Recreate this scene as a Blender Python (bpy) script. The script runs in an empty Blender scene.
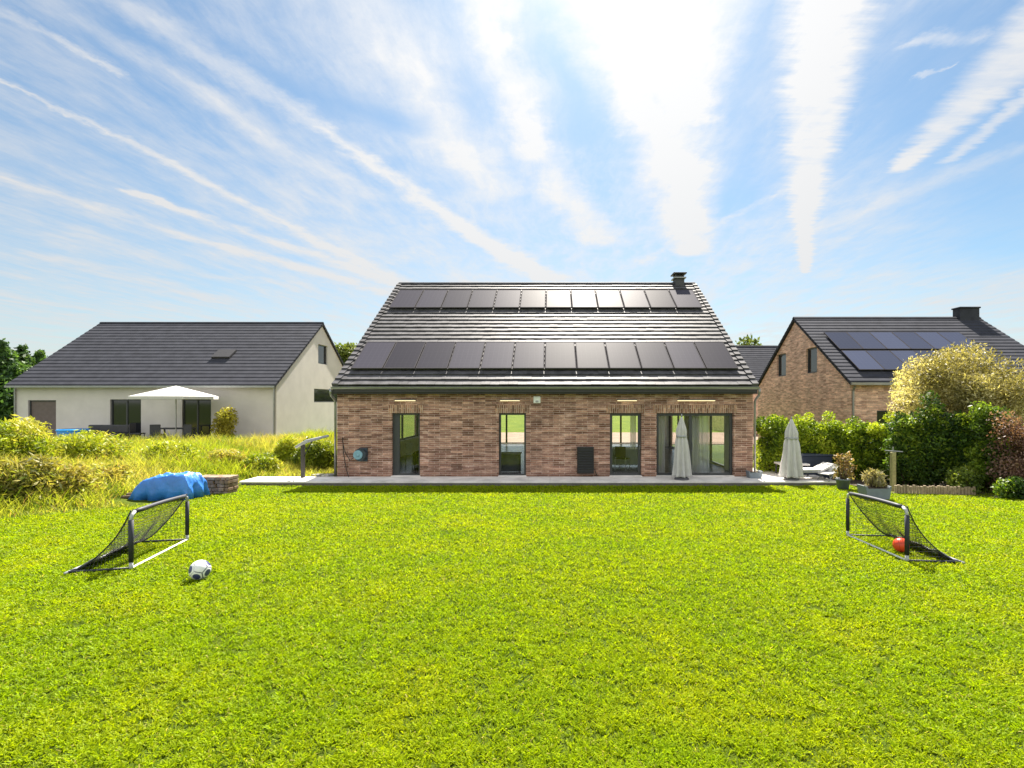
import bpy, bmesh, math, random
import numpy as np
from mathutils import Vector, Matrix, noise as mnoise
R = math.radians
rng = np.random.default_rng(7)
random.seed(7)
S = bpy.context.scene

# ------------------------------------------------------------------ camera
F = 512.0; PX = 551.0; PY = 402.0; CZ = 2.62
cam = bpy.data.cameras.new('camera'); co = bpy.data.objects.new('camera', cam)
S.collection.objects.link(co); S.camera = co
co.location = (0, 0, CZ); co.rotation_euler = (R(90), 0, 0)
cam.sensor_fit = 'HORIZONTAL'; cam.sensor_width = 36; cam.lens = 18.0
cam.shift_x = (512-PX)/1024; cam.shift_y = (PY-384)/1024
cam.clip_start = 0.05; cam.clip_end = 5000
S.render.resolution_x = 1024; S.render.resolution_y = 768

# ------------------------------------------------------------------ sun, sky, exposure
SUN_EL = 50.0; SUN_AZ = 6.0          # azimuth: degrees to the right of straight ahead (+Y)
sun = bpy.data.lights.new('sun', 'SUN'); so = bpy.data.objects.new('sun', sun)
S.collection.objects.link(so)
sun.energy = 5.0; sun.angle = R(0.6); sun.color = (1.0, 0.93, 0.82)
sd = Vector((math.sin(R(SUN_AZ))*math.cos(R(SUN_EL)), math.cos(R(SUN_AZ))*math.cos(R(SUN_EL)), math.sin(R(SUN_EL))))
so.rotation_euler = sd.to_track_quat('Z', 'Y').to_euler()
S.view_settings.view_transform = 'Standard'; S.view_settings.look = 'None'
S.view_settings.exposure = 1.75; S.view_settings.gamma = 1.0
S.view_settings.use_curve_mapping = False
SKY = 0.07

W = bpy.data.worlds.new('World'); S.world = W; W.use_nodes = True
nt = W.node_tree; nt.nodes.clear()
class NG:
    """small helper to write node maths"""
    def __init__(s, nt): s.nt = nt
    def n(s, typ, **kw):
        nd = s.nt.nodes.new(typ)
        for k, v in kw.items(): setattr(nd, k, v)
        return nd
    def put(s, sock, v):
        if isinstance(v, bpy.types.NodeSocket): s.nt.links.new(v, sock)
        else: sock.default_value = v
    def m(s, op, a, b=None, c=None, clamp=False):
        nd = s.n('ShaderNodeMath', operation=op, use_clamp=clamp)
        s.put(nd.inputs[0], a)
        if b is not None: s.put(nd.inputs[1], b)
        if c is not None: s.put(nd.inputs[2], c)
        return nd.outputs[0]
    def v(s, op, a, b=None, sc=None):
        nd = s.n('ShaderNodeVectorMath', operation=op)
        s.put(nd.inputs[0], a)
        if b is not None: s.put(nd.inputs[1], b)
        if sc is not None: s.put(nd.inputs['Scale'], sc)
        return nd.outputs['Value'] if op in ('DOT_PRODUCT', 'LENGTH') else nd.outputs[0]
    def comb(s, x, y, z=0.0):
        nd = s.n('ShaderNodeCombineXYZ'); s.put(nd.inputs[0], x); s.put(nd.inputs[1], y); s.put(nd.inputs[2], z)
        return nd.outputs[0]
    def sep(s, v):
        nd = s.n('ShaderNodeSeparateXYZ'); s.put(nd.inputs[0], v); return nd.outputs
    def noise(s, vec, scale=1.0, detail=4.0, rough=0.5, dist=0.0, col=False):
        nd = s.n('ShaderNodeTexNoise'); s.put(nd.inputs['Vector'], vec)
        s.put(nd.inputs['Scale'], scale); s.put(nd.inputs['Detail'], detail); s.put(nd.inputs['Roughness'], rough); s.put(nd.inputs['Distortion'], dist)
        return nd.outputs['Color'] if col else nd.outputs['Fac']
    def ss(s, x, a, b, o0=0.0, o1=1.0):
        nd = s.n('ShaderNodeMapRange', interpolation_type='SMOOTHSTEP')
        s.put(nd.inputs['Value'], x); s.put(nd.inputs['From Min'], a); s.put(nd.inputs['From Max'], b)
        s.put(nd.inputs['To Min'], o0); s.put(nd.inputs['To Max'], o1)
        return nd.outputs[0]
    def mix(s, f, a, b, mode='MIX'):
        nd = s.n('ShaderNodeMix', data_type='RGBA', blend_type=mode)
        s.put(nd.inputs[0], f); s.put(nd.inputs[6], a); s.put(nd.inputs[7], b)
        return nd.outputs[2]
g = NG(nt)
out = g.n('ShaderNodeOutputWorld'); bg = g.n('ShaderNodeBackground')
nt.links.new(bg.outputs[0], out.inputs[0]); bg.inputs['Strength'].default_value = SKY
sky = g.n('ShaderNodeTexSky'); sky.sky_type = 'NISHITA'; sky.sun_disc = False
sky.sun_elevation = R(SUN_EL); sky.sun_rotation = R(SUN_AZ)
sky.altitude = 50; sky.air_density = 1.1; sky.dust_density = 0.7; sky.ozone_density = 2.5
tc = g.n('ShaderNodeTexCoord'); D = tc.outputs['Generated']
dx, dy, dz = g.sep(D)
zc = g.m('MAXIMUM', dz, 0.012)
u = g.m('DIVIDE', dx, zc); v = g.m('DIVIDE', dy, zc)
UV = g.comb(u, v)
# gentle warps of the cloud layer
w1 = g.v('SUBTRACT', g.noise(UV, 1.3, 3, .5, col=True), (.5, .5, .5))
w2 = g.v('SUBTRACT', g.noise(UV, 9.0, 6, .65, col=True), (.5, .5, .5))
UVw = g.v('ADD', UV, g.v('SCALE', w1, sc=0.22))
UVr = g.v('ADD', g.v('ADD', UV, g.v('SCALE', w1, sc=0.16)), g.v('SCALE', w2, sc=0.16))
w3 = g.v('SUBTRACT', g.noise(g.v('MULTIPLY', UV, (6.0, 26.0, 1.0)), 1.0, 6, .6, col=True), (.5, .5, .5))
UVc = g.v('ADD', g.v('ADD', UV, g.v('SCALE', w2, sc=0.05)), g.v('MULTIPLY', w3, (.11, .02, 0)))
def uv(px, py): return ((px-PX)/(PY-py), F/(PY-py))
def seg(p, q, wa, wb, soft, P=None, kind=0):
    """soft streak of cloud between two points of the cloud layer"""
    P = P or UVr
    a = uv(*p); b = uv(*q)
    bax, bay = b[0]-a[0], b[1]-a[1]; L2 = bax*bax+bay*bay
    pa = g.v('SUBTRACT', P, (a[0], a[1], 0))
    h = g.m('DIVIDE', g.v('DOT_PRODUCT', pa, (bax, bay, 0)), L2, clamp=True)
    dv = g.v('SUBTRACT', pa, g.v('SCALE', (bax, bay, 0), sc=h))
    d = g.v('LENGTH', g.v('MULTIPLY', dv, (1, 1, 0)))
    w = g.m('MULTIPLY_ADD', h, wb-wa, wa)
    x = g.m('DIVIDE', d, w)
    return g.ss(x, 1.0, 1.0-soft)
def mx(*a):
    r = a[0]
    for b in a[1:]: r = g.m('MAXIMUM', r, b)
    return r
def sc(a, k): return g.m('MULTIPLY', a, k)
# streaked cirrus veil: noise drawn out along the wind direction
fan = g.m('SUBTRACT', g.sep(UVw)[0], g.m('MULTIPLY', g.sep(UVw)[1], 0.13))
along = g.sep(UVw)[1]
st1 = g.noise(g.comb(sc(fan, 2.6), sc(along, .34)), 1.0, 7, .62)
st2 = g.noise(g.comb(g.m('ADD', sc(fan, 8.0), sc(along, 1.1)), sc(along, 2.6), 3.0), 1.0, 8, .68)
bil = g.noise(UVr, 1.9, 8, .62)
streak = g.ss(g.m('MULTIPLY_ADD', st2, .5, sc(st1, .5)), .38, .68)
bill = g.ss(bil, .42, .72)
veil = g.m('ADD', sc(streak, .58), sc(bill, .30))
# more veil towards the horizon, clear blue patches to the right and upper left
low = g.ss(dz, .50, .06)
veil = g.m('ADD', veil, sc(low, .46))
right = seg((1010, 250), (960, 60), .8, .5, 1.0, UV)
mid = mx(seg((400, 40), (470, 200), .35, .6, 1.0, UVw), sc(seg((300, 200), (520, 290), .6, 1.6, 1.0, UVw), .8))
veil = g.m('ADD', veil, g.m('MULTIPLY', sc(mid, .20), g.ss(bil, .2, .6, .5, 1.1)))
hole1 = seg((300, 95), (400, 120), .16, .16, 1.0, UVw)
hole2 = seg((150, 35), (230, 60), .16, .14, 1.0, UVw)
hole3 = seg((745, 60), (745, 215), .10, .25, 1.0, UVw)
hole4 = seg((930, 20), (900, 130), .18, .2, 1.0, UVw)
veil = g.m('MULTIPLY', veil, g.m('SUBTRACT', 1.0, mx(sc(right, .8), sc(seg((560, 0), (585, 140), .07, .12, 1.0, UVw), .75), sc(hole1, .75), sc(hole2, .7), sc(hole3, .5), sc(hole4, .8))))
fib = g.ss(g.noise(g.comb(sc(g.sep(UVc)[0], 3.0), sc(g.sep(UVc)[1], 16.0)), 1, 6, .65), .2, .75, .62, 1.0)
bill2 = g.ss(bil, .25, .55, .6, 1.0)
big = mx(
    seg((635, -140), (652, 0), .36, .31, .6), seg((652, 0), (664, 120), .31, .23, .65), seg((664, 120), (692, 250), .23, .22, 1.0),
    sc(seg((470, -80), (500, 50), .13, .11, .95), .72), sc(seg((500, 50), (535, 150), .11, .12, .95), .62), sc(seg((535, 150), (600, 240), .14, .22, 1.0), .58),
    sc(seg((400, 60), (480, 190), .16, .24, 1.0), .42))
big = g.m('MULTIPLY', big, bill2)
trail = mx(
    seg((838, -150), (830, 0), .155, .145, .65, UVc), seg((830, 0), (812, 150), .145, .13, .7, UVc), seg((812, 150), (804, 215), .13, .10, .85, UVc), seg((804, 215), (806, 272), .10, .05, .95, UVc),
    sc(seg((1100, -30), (1005, 72), .15, .15, .75, UVc), .92), sc(seg((1005, 72), (900, 168), .15, .07, .8, UVc), .9),
    sc(seg((1060, 70), (950, 160), .06, .05, .9, UVc), .65))
trail = g.m('MULTIPLY', trail, fib)
thin = mx(
    sc(seg((130, 10), (330, 130), .10, .08, 1.0), .55), sc(seg((330, 130), (420, 200), .07, .12, 1.0), .8), sc(seg((420, 200), (548, 278), .09, .25, 1.0), .9),
    sc(seg((-40, 62), (120, 138), .022, .04, 1.0), .6), sc(seg((120, 138), (400, 285), .04, .2, 1.0), .6),
    sc(seg((-30, 168), (190, 238), .12, .12, 1.0), .55), sc(seg((190, 238), (420, 300), .12, .3, 1.0), .6),
    sc(seg((130, 192), (395, 283), .05, .25, 1.0), .7),
    sc(seg((-20, -5), (118, 76), .045, .03, 1.0), .5),
    sc(seg((130, 50), (370, 195), .08, .16, 1.0), .4),
    sc(seg((640, 262), (790, 190), .09, .035, 1.0), .4), sc(seg((800, 235), (1010, 150), .22, .1, 1.0), .38),
    sc(seg((905, 45), (970, 40), .05, .06, 1.0), .6), sc(seg((915, 78), (950, 66), .02, .02, 1.0), .5))
thin = g.m('MULTIPLY', thin, g.ss(g.noise(g.comb(sc(fan, 5.0), sc(along, 2.2), 7.0), 1, 6, .65), .3, .6, .35, 1.0))
dens = g.m('ADD', sc(veil, .82), mx(big, trail, thin), clamp=True)
dens = g.m('MINIMUM', dens, 0.97)
dens = g.m('MULTIPLY', dens, g.ss(dz, -0.01, .02))
cosS = g.m('MAXIMUM', g.v('DOT_PRODUCT', D, tuple(sd)), 0.0)
glow = g.m('POWER', cosS, 5.0)
cb = g.m('MULTIPLY_ADD', glow, 1.5, 3.2)
back = g.ss(dy, .05, -.35)  # bright clouds added behind the camera, unseen, to fill the shaded front wall
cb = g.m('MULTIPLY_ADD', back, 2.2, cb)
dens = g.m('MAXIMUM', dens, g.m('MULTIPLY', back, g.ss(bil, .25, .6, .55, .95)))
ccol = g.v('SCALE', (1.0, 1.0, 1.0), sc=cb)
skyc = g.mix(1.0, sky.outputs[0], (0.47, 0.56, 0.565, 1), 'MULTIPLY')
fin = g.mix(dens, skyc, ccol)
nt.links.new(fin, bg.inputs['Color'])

# ------------------------------------------------------------------ helpers
def P(px, py, Y):
    return Vector(((px-PX)/F*Y, Y, CZ+(PY-py)/F*Y))
def ground_z(x, y):
    x = np.asarray(x, float); y = np.asarray(y, float)
    yy = np.clip(y, 2.0, 17.0)
    z = -0.12+0.055*(16.3-yy)
    z = np.where(y < 2, z+0.0*y, z)
    t = np.clip((-9.6-x)/6.0, 0, 1); t = t*t*(3-2*t)
    s = np.clip((y-7)/8.0, 0, 1); s = s*s*(3-2*s)
    z = z+0.62*t*s
    return z
def gz(x, y): return float(ground_z(x, y))
def lawn_pt(px, py):
    Y = 1.8435/((py-PY)/F-0.055); X = (px-PX)/F*Y
    return X, Y

class MB:
    def __init__(s): s.v = []; s.f = []; s.sm = False
    def add(s, vs, fs):
        o = len(s.v); s.v += [tuple(p) for p in vs]; s.f += [tuple(i+o for i in f) for f in fs]; return s
    def box(s, a, b):
        x0, y0, z0 = a; x1, y1, z1 = b
        return s.add([(x0,y0,z0),(x1,y0,z0),(x1,y1,z0),(x0,y1,z0),(x0,y0,z1),(x1,y0,z1),(x1,y1,z1),(x0,y1,z1)],
                     [(0,3,2,1),(4,5,6,7),(0,1,5,4),(1,2,6,5),(2,3,7,6),(3,0,4,7)])
    def bevbox(s, a, b, r=0.01):
        bm = bmesh.new(); bmesh.ops.create_cube(bm, size=1)
        c = [(a[i]+b[i])/2 for i in range(3)]; d = [b[i]-a[i] for i in range(3)]
        for q in bm.verts: q.co = Vector([c[i]+q.co[i]*d[i] for i in range(3)])
        bmesh.ops.bevel(bm, geom=bm.edges[:], offset=min(r, min(d)*.45), segments=2, affect='EDGES', profile=.5)
        bm.verts.index_update()
        s.add([q.co[:] for q in bm.verts], [[q.index for q in f.verts] for f in bm.faces]); bm.free(); return s
    def obox(s, c, ax, ay, az):
        """oriented box from centre and three half-axes"""
        c = Vector(c); ax = Vector(ax); ay = Vector(ay); az = Vector(az); vs = []
        for k in (-1, 1):
            for i, j in ((-1,-1),(1,-1),(1,1),(-1,1)): vs.append(c+ax*i+ay*j+az*k)
        return s.add(vs, [(0,3,2,1),(4,5,6,7),(0,1,5,4),(1,2,6,5),(2,3,7,6),(3,0,4,7)])
    def tube(s, pts, r, n=8, cap=True):
        pts = [Vector(p) for p in pts]; rs = r if isinstance(r, (list, tuple)) else [r]*len(pts)
        o = len(s.v); up = Vector((0, 0, 1))
        t0 = (pts[1]-pts[0]).normalized()
        a = t0.cross(up) if abs(t0.dot(up)) < .95 else t0.cross(Vector((1, 0, 0)))
        a.normalize()
        for i, p in enumerate(pts):
            t = (pts[min(i+1, len(pts)-1)]-pts[max(i-1, 0)]).normalized()
            a = (a-t*a.dot(t)).normalized(); b = t.cross(a)
            for k in range(n):
                q = p+(a*math.cos(2*math.pi*k/n)+b*math.sin(2*math.pi*k/n))*rs[i]; s.v.append(tuple(q))
        for i in range(len(pts)-1):
            for k in range(n):
                k2 = (k+1) % n
                s.f.append((o+i*n+k, o+i*n+k2, o+(i+1)*n+k2, o+(i+1)*n+k))
        if cap:
            s.f.append(tuple(o+k for k in reversed(range(n)))); s.f.append(tuple(o+(len(pts)-1)*n+k for k in range(n)))
        return s
    def prism(s, poly, axis, a, b):
        """extrude a 2D polygon along axis ('x': poly is (y,z), 'y': (x,z), 'z': (x,y))"""
        n = len(poly)
        def mk(p, t): return {'x': (t, p[0], p[1]), 'y': (p[0], t, p[1]), 'z': (p[0], p[1], t)}[axis]
        vs = [mk(p, a) for p in poly]+[mk(p, b) for p in poly]
        fs = [tuple(range(n)), tuple(reversed(range(n, 2*n)))]+[(i, i+n, (i+1) % n+n, (i+1) % n) for i in range(n)]
        return s.add(vs, fs)
    def lathe(s, prof, c=(0,0,0), n=24, fx=None):
        o = len(s.v)
        for r, z in prof:
            for k in range(n):
                th = 2*math.pi*k/n; rr = r*(fx(th, z) if fx else 1)
                s.v.append((c[0]+rr*math.cos(th), c[1]+rr*math.sin(th), c[2]+z))
        for i in range(len(prof)-1):
            for k in range(n):
                k2 = (k+1) % n; s.f.append((o+i*n+k, o+i*n+k2, o+(i+1)*n+k2, o+(i+1)*n+k))
        s.f.append(tuple(o+k for k in reversed(range(n)))); s.f.append(tuple(o+(len(prof)-1)*n+k for k in range(n)))
        return s
    def build(s, name, mat, parent=None, org=None, smooth=False, fix=True):
        me = bpy.data.meshes.new(name)
        o3 = org if org is not None else (0, 0, 0)
        me.from_pydata([(p[0]-o3[0], p[1]-o3[1], p[2]-o3[2]) for p in s.v], [], s.f)
        if fix:
            bm = bmesh.new(); bm.from_mesh(me); bmesh.ops.recalc_face_normals(bm, faces=bm.faces[:]); bm.to_mesh(me); bm.free()
        if smooth: me.polygons.foreach_set('use_smooth', [True]*len(me.polygons))
        me.materials.append(mat); me.update()
        ob = bpy.data.objects.new(name, me); S.collection.objects.link(ob)
        if parent: ob.parent = parent
        return ob
def tag(o, label=None, cat=None, group=None, kind=None):
    if label: o['label'] = label
    if cat: o['category'] = cat
    if group: o['group'] = group
    if kind: o['kind'] = kind
    return o
def thing(name, loc, label, cat, group=None, rz=0):
    o = bpy.data.objects.new(name, None); S.collection.objects.link(o); o.empty_display_size = .2
    o.location = loc; o.rotation_euler = (0, 0, rz); return tag(o, label, cat, group)
def copy_tree(o, parent=None):
    c = o.copy(); S.collection.objects.link(c); c.parent = parent
    for ch in list(o.children): copy_tree(ch, c)
    return c

def big_mesh(name, verts, quads, cols, mat, parent=None, tris=False):
    """fast mesh from numpy arrays (N,3), (M,k), per-vertex colours (N,3)"""
    me = bpy.data.meshes.new(name); k = quads.shape[1]
    me.vertices.add(len(verts)); me.vertices.foreach_set('co', verts.astype(np.float32).ravel())
    me.loops.add(quads.size); me.loops.foreach_set('vertex_index', quads.astype(np.int32).ravel())
    me.polygons.add(len(quads)); me.polygons.foreach_set('loop_start', np.arange(0, quads.size, k, dtype=np.int32))
    me.polygons.foreach_set('loop_total', np.full(len(quads), k, np.int32))
    me.update(calc_edges=True)
    at = me.color_attributes.new('Col', 'FLOAT_COLOR', 'POINT')
    c4 = np.ones((len(verts), 4), np.float32); c4[:, :3] = cols; at.data.foreach_set('color', c4.ravel())
    me.materials.append(mat)
    ob = bpy.data.objects.new(name, me); S.collection.objects.link(ob)
    if parent: ob.parent = parent
    return ob
_vn = {}
def vnoise(x, y, scale, seed=0):
    if seed not in _vn: _vn[seed] = np.random.default_rng(seed+100).random((256, 256))
    gq = _vn[seed]; X = np.asarray(x)*scale+1000; Y = np.asarray(y)*scale+1000
    xi = np.floor(X).astype(int); yi = np.floor(Y).astype(int); fx = X-xi; fy = Y-yi
    fx = fx*fx*(3-2*fx); fy = fy*fy*(3-2*fy)
    a = gq[xi % 256, yi % 256]; b = gq[(xi+1) % 256, yi % 256]; c = gq[xi % 256, (yi+1) % 256]; d = gq[(xi+1) % 256, (yi+1) % 256]
    return (a*(1-fx)+b*fx)*(1-fy)+(c*(1-fx)+d*fx)*fy

# ------------------------------------------------------------------ materials
def M(name, col, rough=.6, metal=0.0, var=.12, vs=6.0, bump=0.0, bs=40.0, spec=.5, coat=0, ior=1.5, bd=.01):
    m = bpy.data.materials.new(name); m.use_nodes = True; t = m.node_tree; G = NG(t)
    b = t.nodes['Principled BSDF']
    tcn = G.n('ShaderNodeTexCoord'); n1 = G.noise(tcn.outputs['Object'], vs, 5, .6)
    k = G.ss(n1, .25, .75, 1-var, 1+var)
    c = G.v('SCALE', tuple(col), sc=k)
    t.links.new(c, b.inputs['Base Color'])
    b.inputs['Roughness'].default_value = rough; b.inputs['Metallic'].default_value = metal
    b.inputs['Specular IOR Level'].default_value = spec
    b.inputs['IOR'].default_value = ior
    if coat: b.inputs['Coat Weight'].default_value = coat
    if bump:
        bn = G.n('ShaderNodeBump'); bn.inputs['Strength'].default_value = bump; bn.inputs['Distance'].default_value = bd
        t.links.new(G.noise(tcn.outputs['Object'], bs, 6, .6), bn.inputs['Height']); t.links.new(bn.outputs[0], b.inputs['Normal'])
    return m
def leaf_mat(name, trans=.45, rough=.5, spec=.3, gain=1.0):
    m = bpy.data.materials.new(name); m.use_nodes = True; t = m.node_tree; G = NG(t)
    b = t.nodes['Principled BSDF']; o = t.nodes['Material Output']
    a = G.n('ShaderNodeAttribute', attribute_name='Col')
    b.inputs['Roughness'].default_value = rough; b.inputs['Specular IOR Level'].default_value = spec
    t.links.new(a.outputs['Color'], b.inputs['Base Color'])
    tr = G.n('ShaderNodeBsdfTranslucent'); c2 = G.mix(1.0, a.outputs['Color'], (1.25*gain, 1.2*gain, .6*gain, 1), 'MULTIPLY')
    t.links.new(c2, tr.inputs['Color'])
    mx_ = G.n('ShaderNodeMixShader'); mx_.inputs[0].default_value = trans
    t.links.new(b.outputs[0], mx_.inputs[1]); t.links.new(tr.outputs[0], mx_.inputs[2]); t.links.new(mx_.outputs[0], o.inputs[0])
    return m
def brick_mat(name, c1, c2, mortar, bw=.25, rh=.065, soldier=False, ms=.009, dark=(.10,.055,.04)):
    m = bpy.data.materials.new(name); m.use_nodes = True; t = m.node_tree; G = NG(t); b = t.nodes['Principled BSDF']
    tcn = G.n('ShaderNodeTexCoord'); x, y, z = G.sep(tcn.outputs['Object'])
    h = G.m('ADD', x, y)
    vec = G.comb(z, h) if soldier else G.comb(h, z)
    bt = G.n('ShaderNodeTexBrick'); bt.offset = .45; bt.offset_frequency = 2; bt.squash = 1.0
    G.put(bt.inputs['Vector'], vec); bt.inputs['Scale'].default_value = 1; bt.inputs['Brick Width'].default_value = bw
    bt.inputs['Row Height'].default_value = rh; bt.inputs['Mortar Size'].default_value = ms; bt.inputs['Mortar Smooth'].default_value = .3
    bt.inputs['Color1'].default_value = (*c1, 1); bt.inputs['Color2'].default_value = (*c2, 1); bt.inputs['Mortar'].default_value = (*mortar, 1)
    bt.inputs['Bias'].default_value = 0
    # extra colour per patch of bricks and weathering
    cell = G.comb(G.m('FLOOR', G.m('DIVIDE', G.sep(vec)[0], bw*1.0)), G.m('FLOOR', G.m('DIVIDE', G.sep(vec)[1], rh)))
    wn = G.n('ShaderNodeTexWhiteNoise', noise_dimensions='3D'); G.put(wn.inputs[0], cell)
    k = G.ss(wn.outputs['Value'], .62, .9)
    nm = G.m('SUBTRACT', 1.0, bt.outputs['Fac'])
    c = G.mix(G.m('MULTIPLY', sc2(G, k, .85), nm), bt.outputs['Color'], (*dark, 1))
    k2 = G.ss(wn.outputs['Value'], .3, .1); c = G.mix(G.m('MULTIPLY', sc2(G, k2, .55), nm), c, (min(1, c2[0]*1.45), c2[1]*1.4, c2[2]*1.35, 1))
    n1 = G.noise(tcn.outputs['Object'], 1.1, 4, .6); n2 = G.noise(tcn.outputs['Object'], 22, 4, .7)
    n3 = G.noise(G.v('MULTIPLY', vec, (1.8, 9.0, 1.0)), 1.0, 5, .7)
    c = G.mix(G.ss(n3, .52, .72, 0, 0.0 if soldier else .55), c, (*mortar, 1))
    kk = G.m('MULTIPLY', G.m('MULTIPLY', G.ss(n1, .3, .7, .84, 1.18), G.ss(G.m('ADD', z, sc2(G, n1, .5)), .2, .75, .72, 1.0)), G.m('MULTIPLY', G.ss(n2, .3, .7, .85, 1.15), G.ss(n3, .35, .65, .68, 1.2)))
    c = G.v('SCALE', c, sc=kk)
    t.links.new(c, b.inputs['Base Color']); b.inputs['Roughness'].default_value = .85; b.inputs['Specular IOR Level'].default_value = .25
    bn = G.n('ShaderNodeBump'); bn.inputs['Strength'].default_value = .8; bn.inputs['Distance'].default_value = .012
    hh = G.m('ADD', nm, sc2(G, n2, .5)); t.links.new(hh, bn.inputs['Height']); t.links.new(bn.outputs[0], b.inputs['Normal'])
    return m
def sc2(G, a, k): return G.m('MULTIPLY', a, k)
def glass_mat(name, tint=(.92, .96, .95), refl=1.0):
    m = bpy.data.materials.new(name); m.use_nodes = True; t = m.node_tree; G = NG(t); o = t.nodes['Material Output']
    t.nodes.remove(t.nodes['Principled BSDF'])
    tr = G.n('ShaderNodeBsdfTransparent'); tr.inputs[0].default_value = (*tint, 1)
    gl = G.n('ShaderNodeBsdfGlossy'); gl.inputs['Roughness'].default_value = .015
    fr = G.n('ShaderNodeFresnel'); fr.inputs[0].default_value = 1.6
    f = G.m('MULTIPLY', fr.outputs[0], refl, clamp=True)
    mm = G.n('ShaderNodeMixShader'); t.links.new(f, mm.inputs[0]); t.links.new(tr.outputs[0], mm.inputs[1]); t.links.new(gl.outputs[0], mm.inputs[2])
    t.links.new(mm.outputs[0], o.inputs[0]); return m

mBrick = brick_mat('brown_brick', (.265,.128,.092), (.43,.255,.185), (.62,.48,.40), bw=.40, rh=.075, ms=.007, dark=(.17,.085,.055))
mSold = brick_mat('soldier_brick', (.27,.135,.088), (.40,.24,.16), (.52,.42,.33), bw=.30, rh=.075, soldier=True, dark=(.17,.085,.055))
mRed = brick_mat('orange_brick', (.72,.45,.33), (.76,.50,.38), (.70,.52,.41), bw=.24, rh=.07, dark=(.52,.29,.21))
mRedTrim = M('roof_edge_slate', (.07,.075,.085), .6)
mTile = M('slate_grey_tile', (.088,.086,.092), .55, var=.35, vs=3.0, bump=.35, bs=60, spec=.5, ior=1.16)
mTile2 = M('matt_grey_tile', (.050,.052,.064), .8, var=.18, vs=2.0, bump=.5, bs=12, spec=.3, ior=1.2)
mZinc = M('zinc', (.30,.31,.30), .4, .7, var=.1)
mFascia = M('dark_fascia', (.035,.033,.034), .55)
mFrame = M('charcoal_aluminium', (.055,.058,.062), .4, .2, var=.05)
mGlass = glass_mat('window_glass', (.97, .98, .98), .55)
mPlaster = M('interior_plaster', (.72,.70,.66), .9)
mFloorIn = M('interior_floor', (.16,.15,.145), .25, var=.1)
mPvF = M('panel_frame', (.075,.07,.075), .8, 0.0, ior=1.08)
mConc = M('pale_paving', (.80,.76,.72), .8, var=.2, vs=1.7, bump=.3)
mConcD = M('terrace_edge', (.16,.15,.13), .9, var=.2)
mCream = M('cream_render', (.60,.57,.53), .9, var=.07, vs=1.0)
mWood = M('weathered_wood', (.32,.25,.16), .85, var=.25, vs=14, bump=.5)
mWoodG = M('mossy_post', (.30,.27,.12), .85, var=.25, vs=14, bump=.5)
mBark = M('bark', (.11,.08,.055), .95, var=.35, vs=12, bump=1.0)
mWhite = M('white_plastic', (.8,.8,.78), .45)
mBlack = M('black_plastic', (.012,.012,.013), .5, var=.2)
mGreyP = M('grey_planter', (.16,.19,.22), .6, var=.12)
mCanvas = M('pale_canvas', (.56,.55,.53), .9, var=.08, vs=5, bump=.3, bs=120)
mMetal = M('grey_metal', (.35,.36,.37), .4, .8)

def pv_mat(c0=(.050,.048,.062, 1), c1=(.09,.085,.10, 1)):
    m = bpy.data.materials.new('solar_cells'); m.use_nodes = True; t = m.node_tree; G = NG(t); b = t.nodes['Principled BSDF']
    tcn = G.n('ShaderNodeTexCoord'); x, y, z = G.sep(tcn.outputs['Object'])
    def line(c, pitch, w):
        f = G.m('FRACT', G.m('DIVIDE', c, pitch)); d = G.m('ABSOLUTE', G.m('SUBTRACT', f, .5)); return G.ss(d, .5-w, .5)
    L = G.m('MAXIMUM', line(x, .188, .03), line(y, .2, .03))
    c = G.mix(sc2(G, L, .6), c0, c1)
    oi = G.n('ShaderNodeObjectInfo'); k = G.ss(oi.outputs['Random'], 0, 1, .75, 1.3)
    c = G.v('SCALE', c, sc=k)
    t.links.new(c, b.inputs['Base Color']); b.inputs['Roughness'].default_value = .5; b.inputs['Specular IOR Level'].default_value = .3; b.inputs['IOR'].default_value = 1.10
    return m
mPV = pv_mat(); mPVb = pv_mat((.055,.065,.105, 1), (.10,.11,.15, 1))

# ------------------------------------------------------------------ ground sheet
def axis(lo, hi, step, far):
    a = list(np.arange(lo, hi+1e-6, step)); s = step
    while a[-1] < far: s *= 1.35; a.append(a[-1]+s)
    s = step
    while a[0] > -far: s *= 1.35; a.insert(0, a[0]-s)
    return np.array(a)
gx = axis(-34, 26, .5, 1800); gy = axis(-6, 48, .5, 1800)
GX, GY = np.meshgrid(gx, gy); GZ = ground_z(GX, GY)
far = np.clip((np.hypot(GX, GY)-60)/300, 0, 1); GZ = GZ*(1-far)-0.3*far
n0, n1 = GX.shape; idx = np.arange(n0*n1).reshape(n0, n1)
q = np.stack([idx[:-1, :-1], idx[:-1, 1:], idx[1:, 1:], idx[1:, :-1]], -1).reshape(-1, 4)
mG = bpy.data.materials.new('ground_green'); mG.use_nodes = True; t = mG.node_tree; G = NG(t); b = t.nodes['Principled BSDF']
tcn = G.n('ShaderNodeTexCoord'); ob_ = tcn.outputs['Object']
a1 = G.noise(ob_, .5, 5, .6); a2 = G.noise(ob_, 14, 6, .7); a3 = G.noise(ob_, 60, 3, .7)
c = G.mix(G.ss(a1, .35, .65), (.085,.135,.012, 1), (.15,.19,.02, 1)); c = G.mix(G.ss(a2, .4, .7, 0, .7), c, (.05,.075,.012, 1))
c = G.mix(G.ss(a3, .5, .75, 0, .5), c, (.22,.25,.04, 1))
near_ = G.ss(G.sep(ob_)[1], 31.0, 27.0)
c = G.mix(1.0, c, G.mix(near_, (.95,.95,.7,1), (.5,.55,.25,1)), 'MULTIPLY')
t.links.new(c, b.inputs['Base Color']); b.inputs['Roughness'].default_value = .95; b.inputs['Specular IOR Level'].default_value = .1
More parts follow.
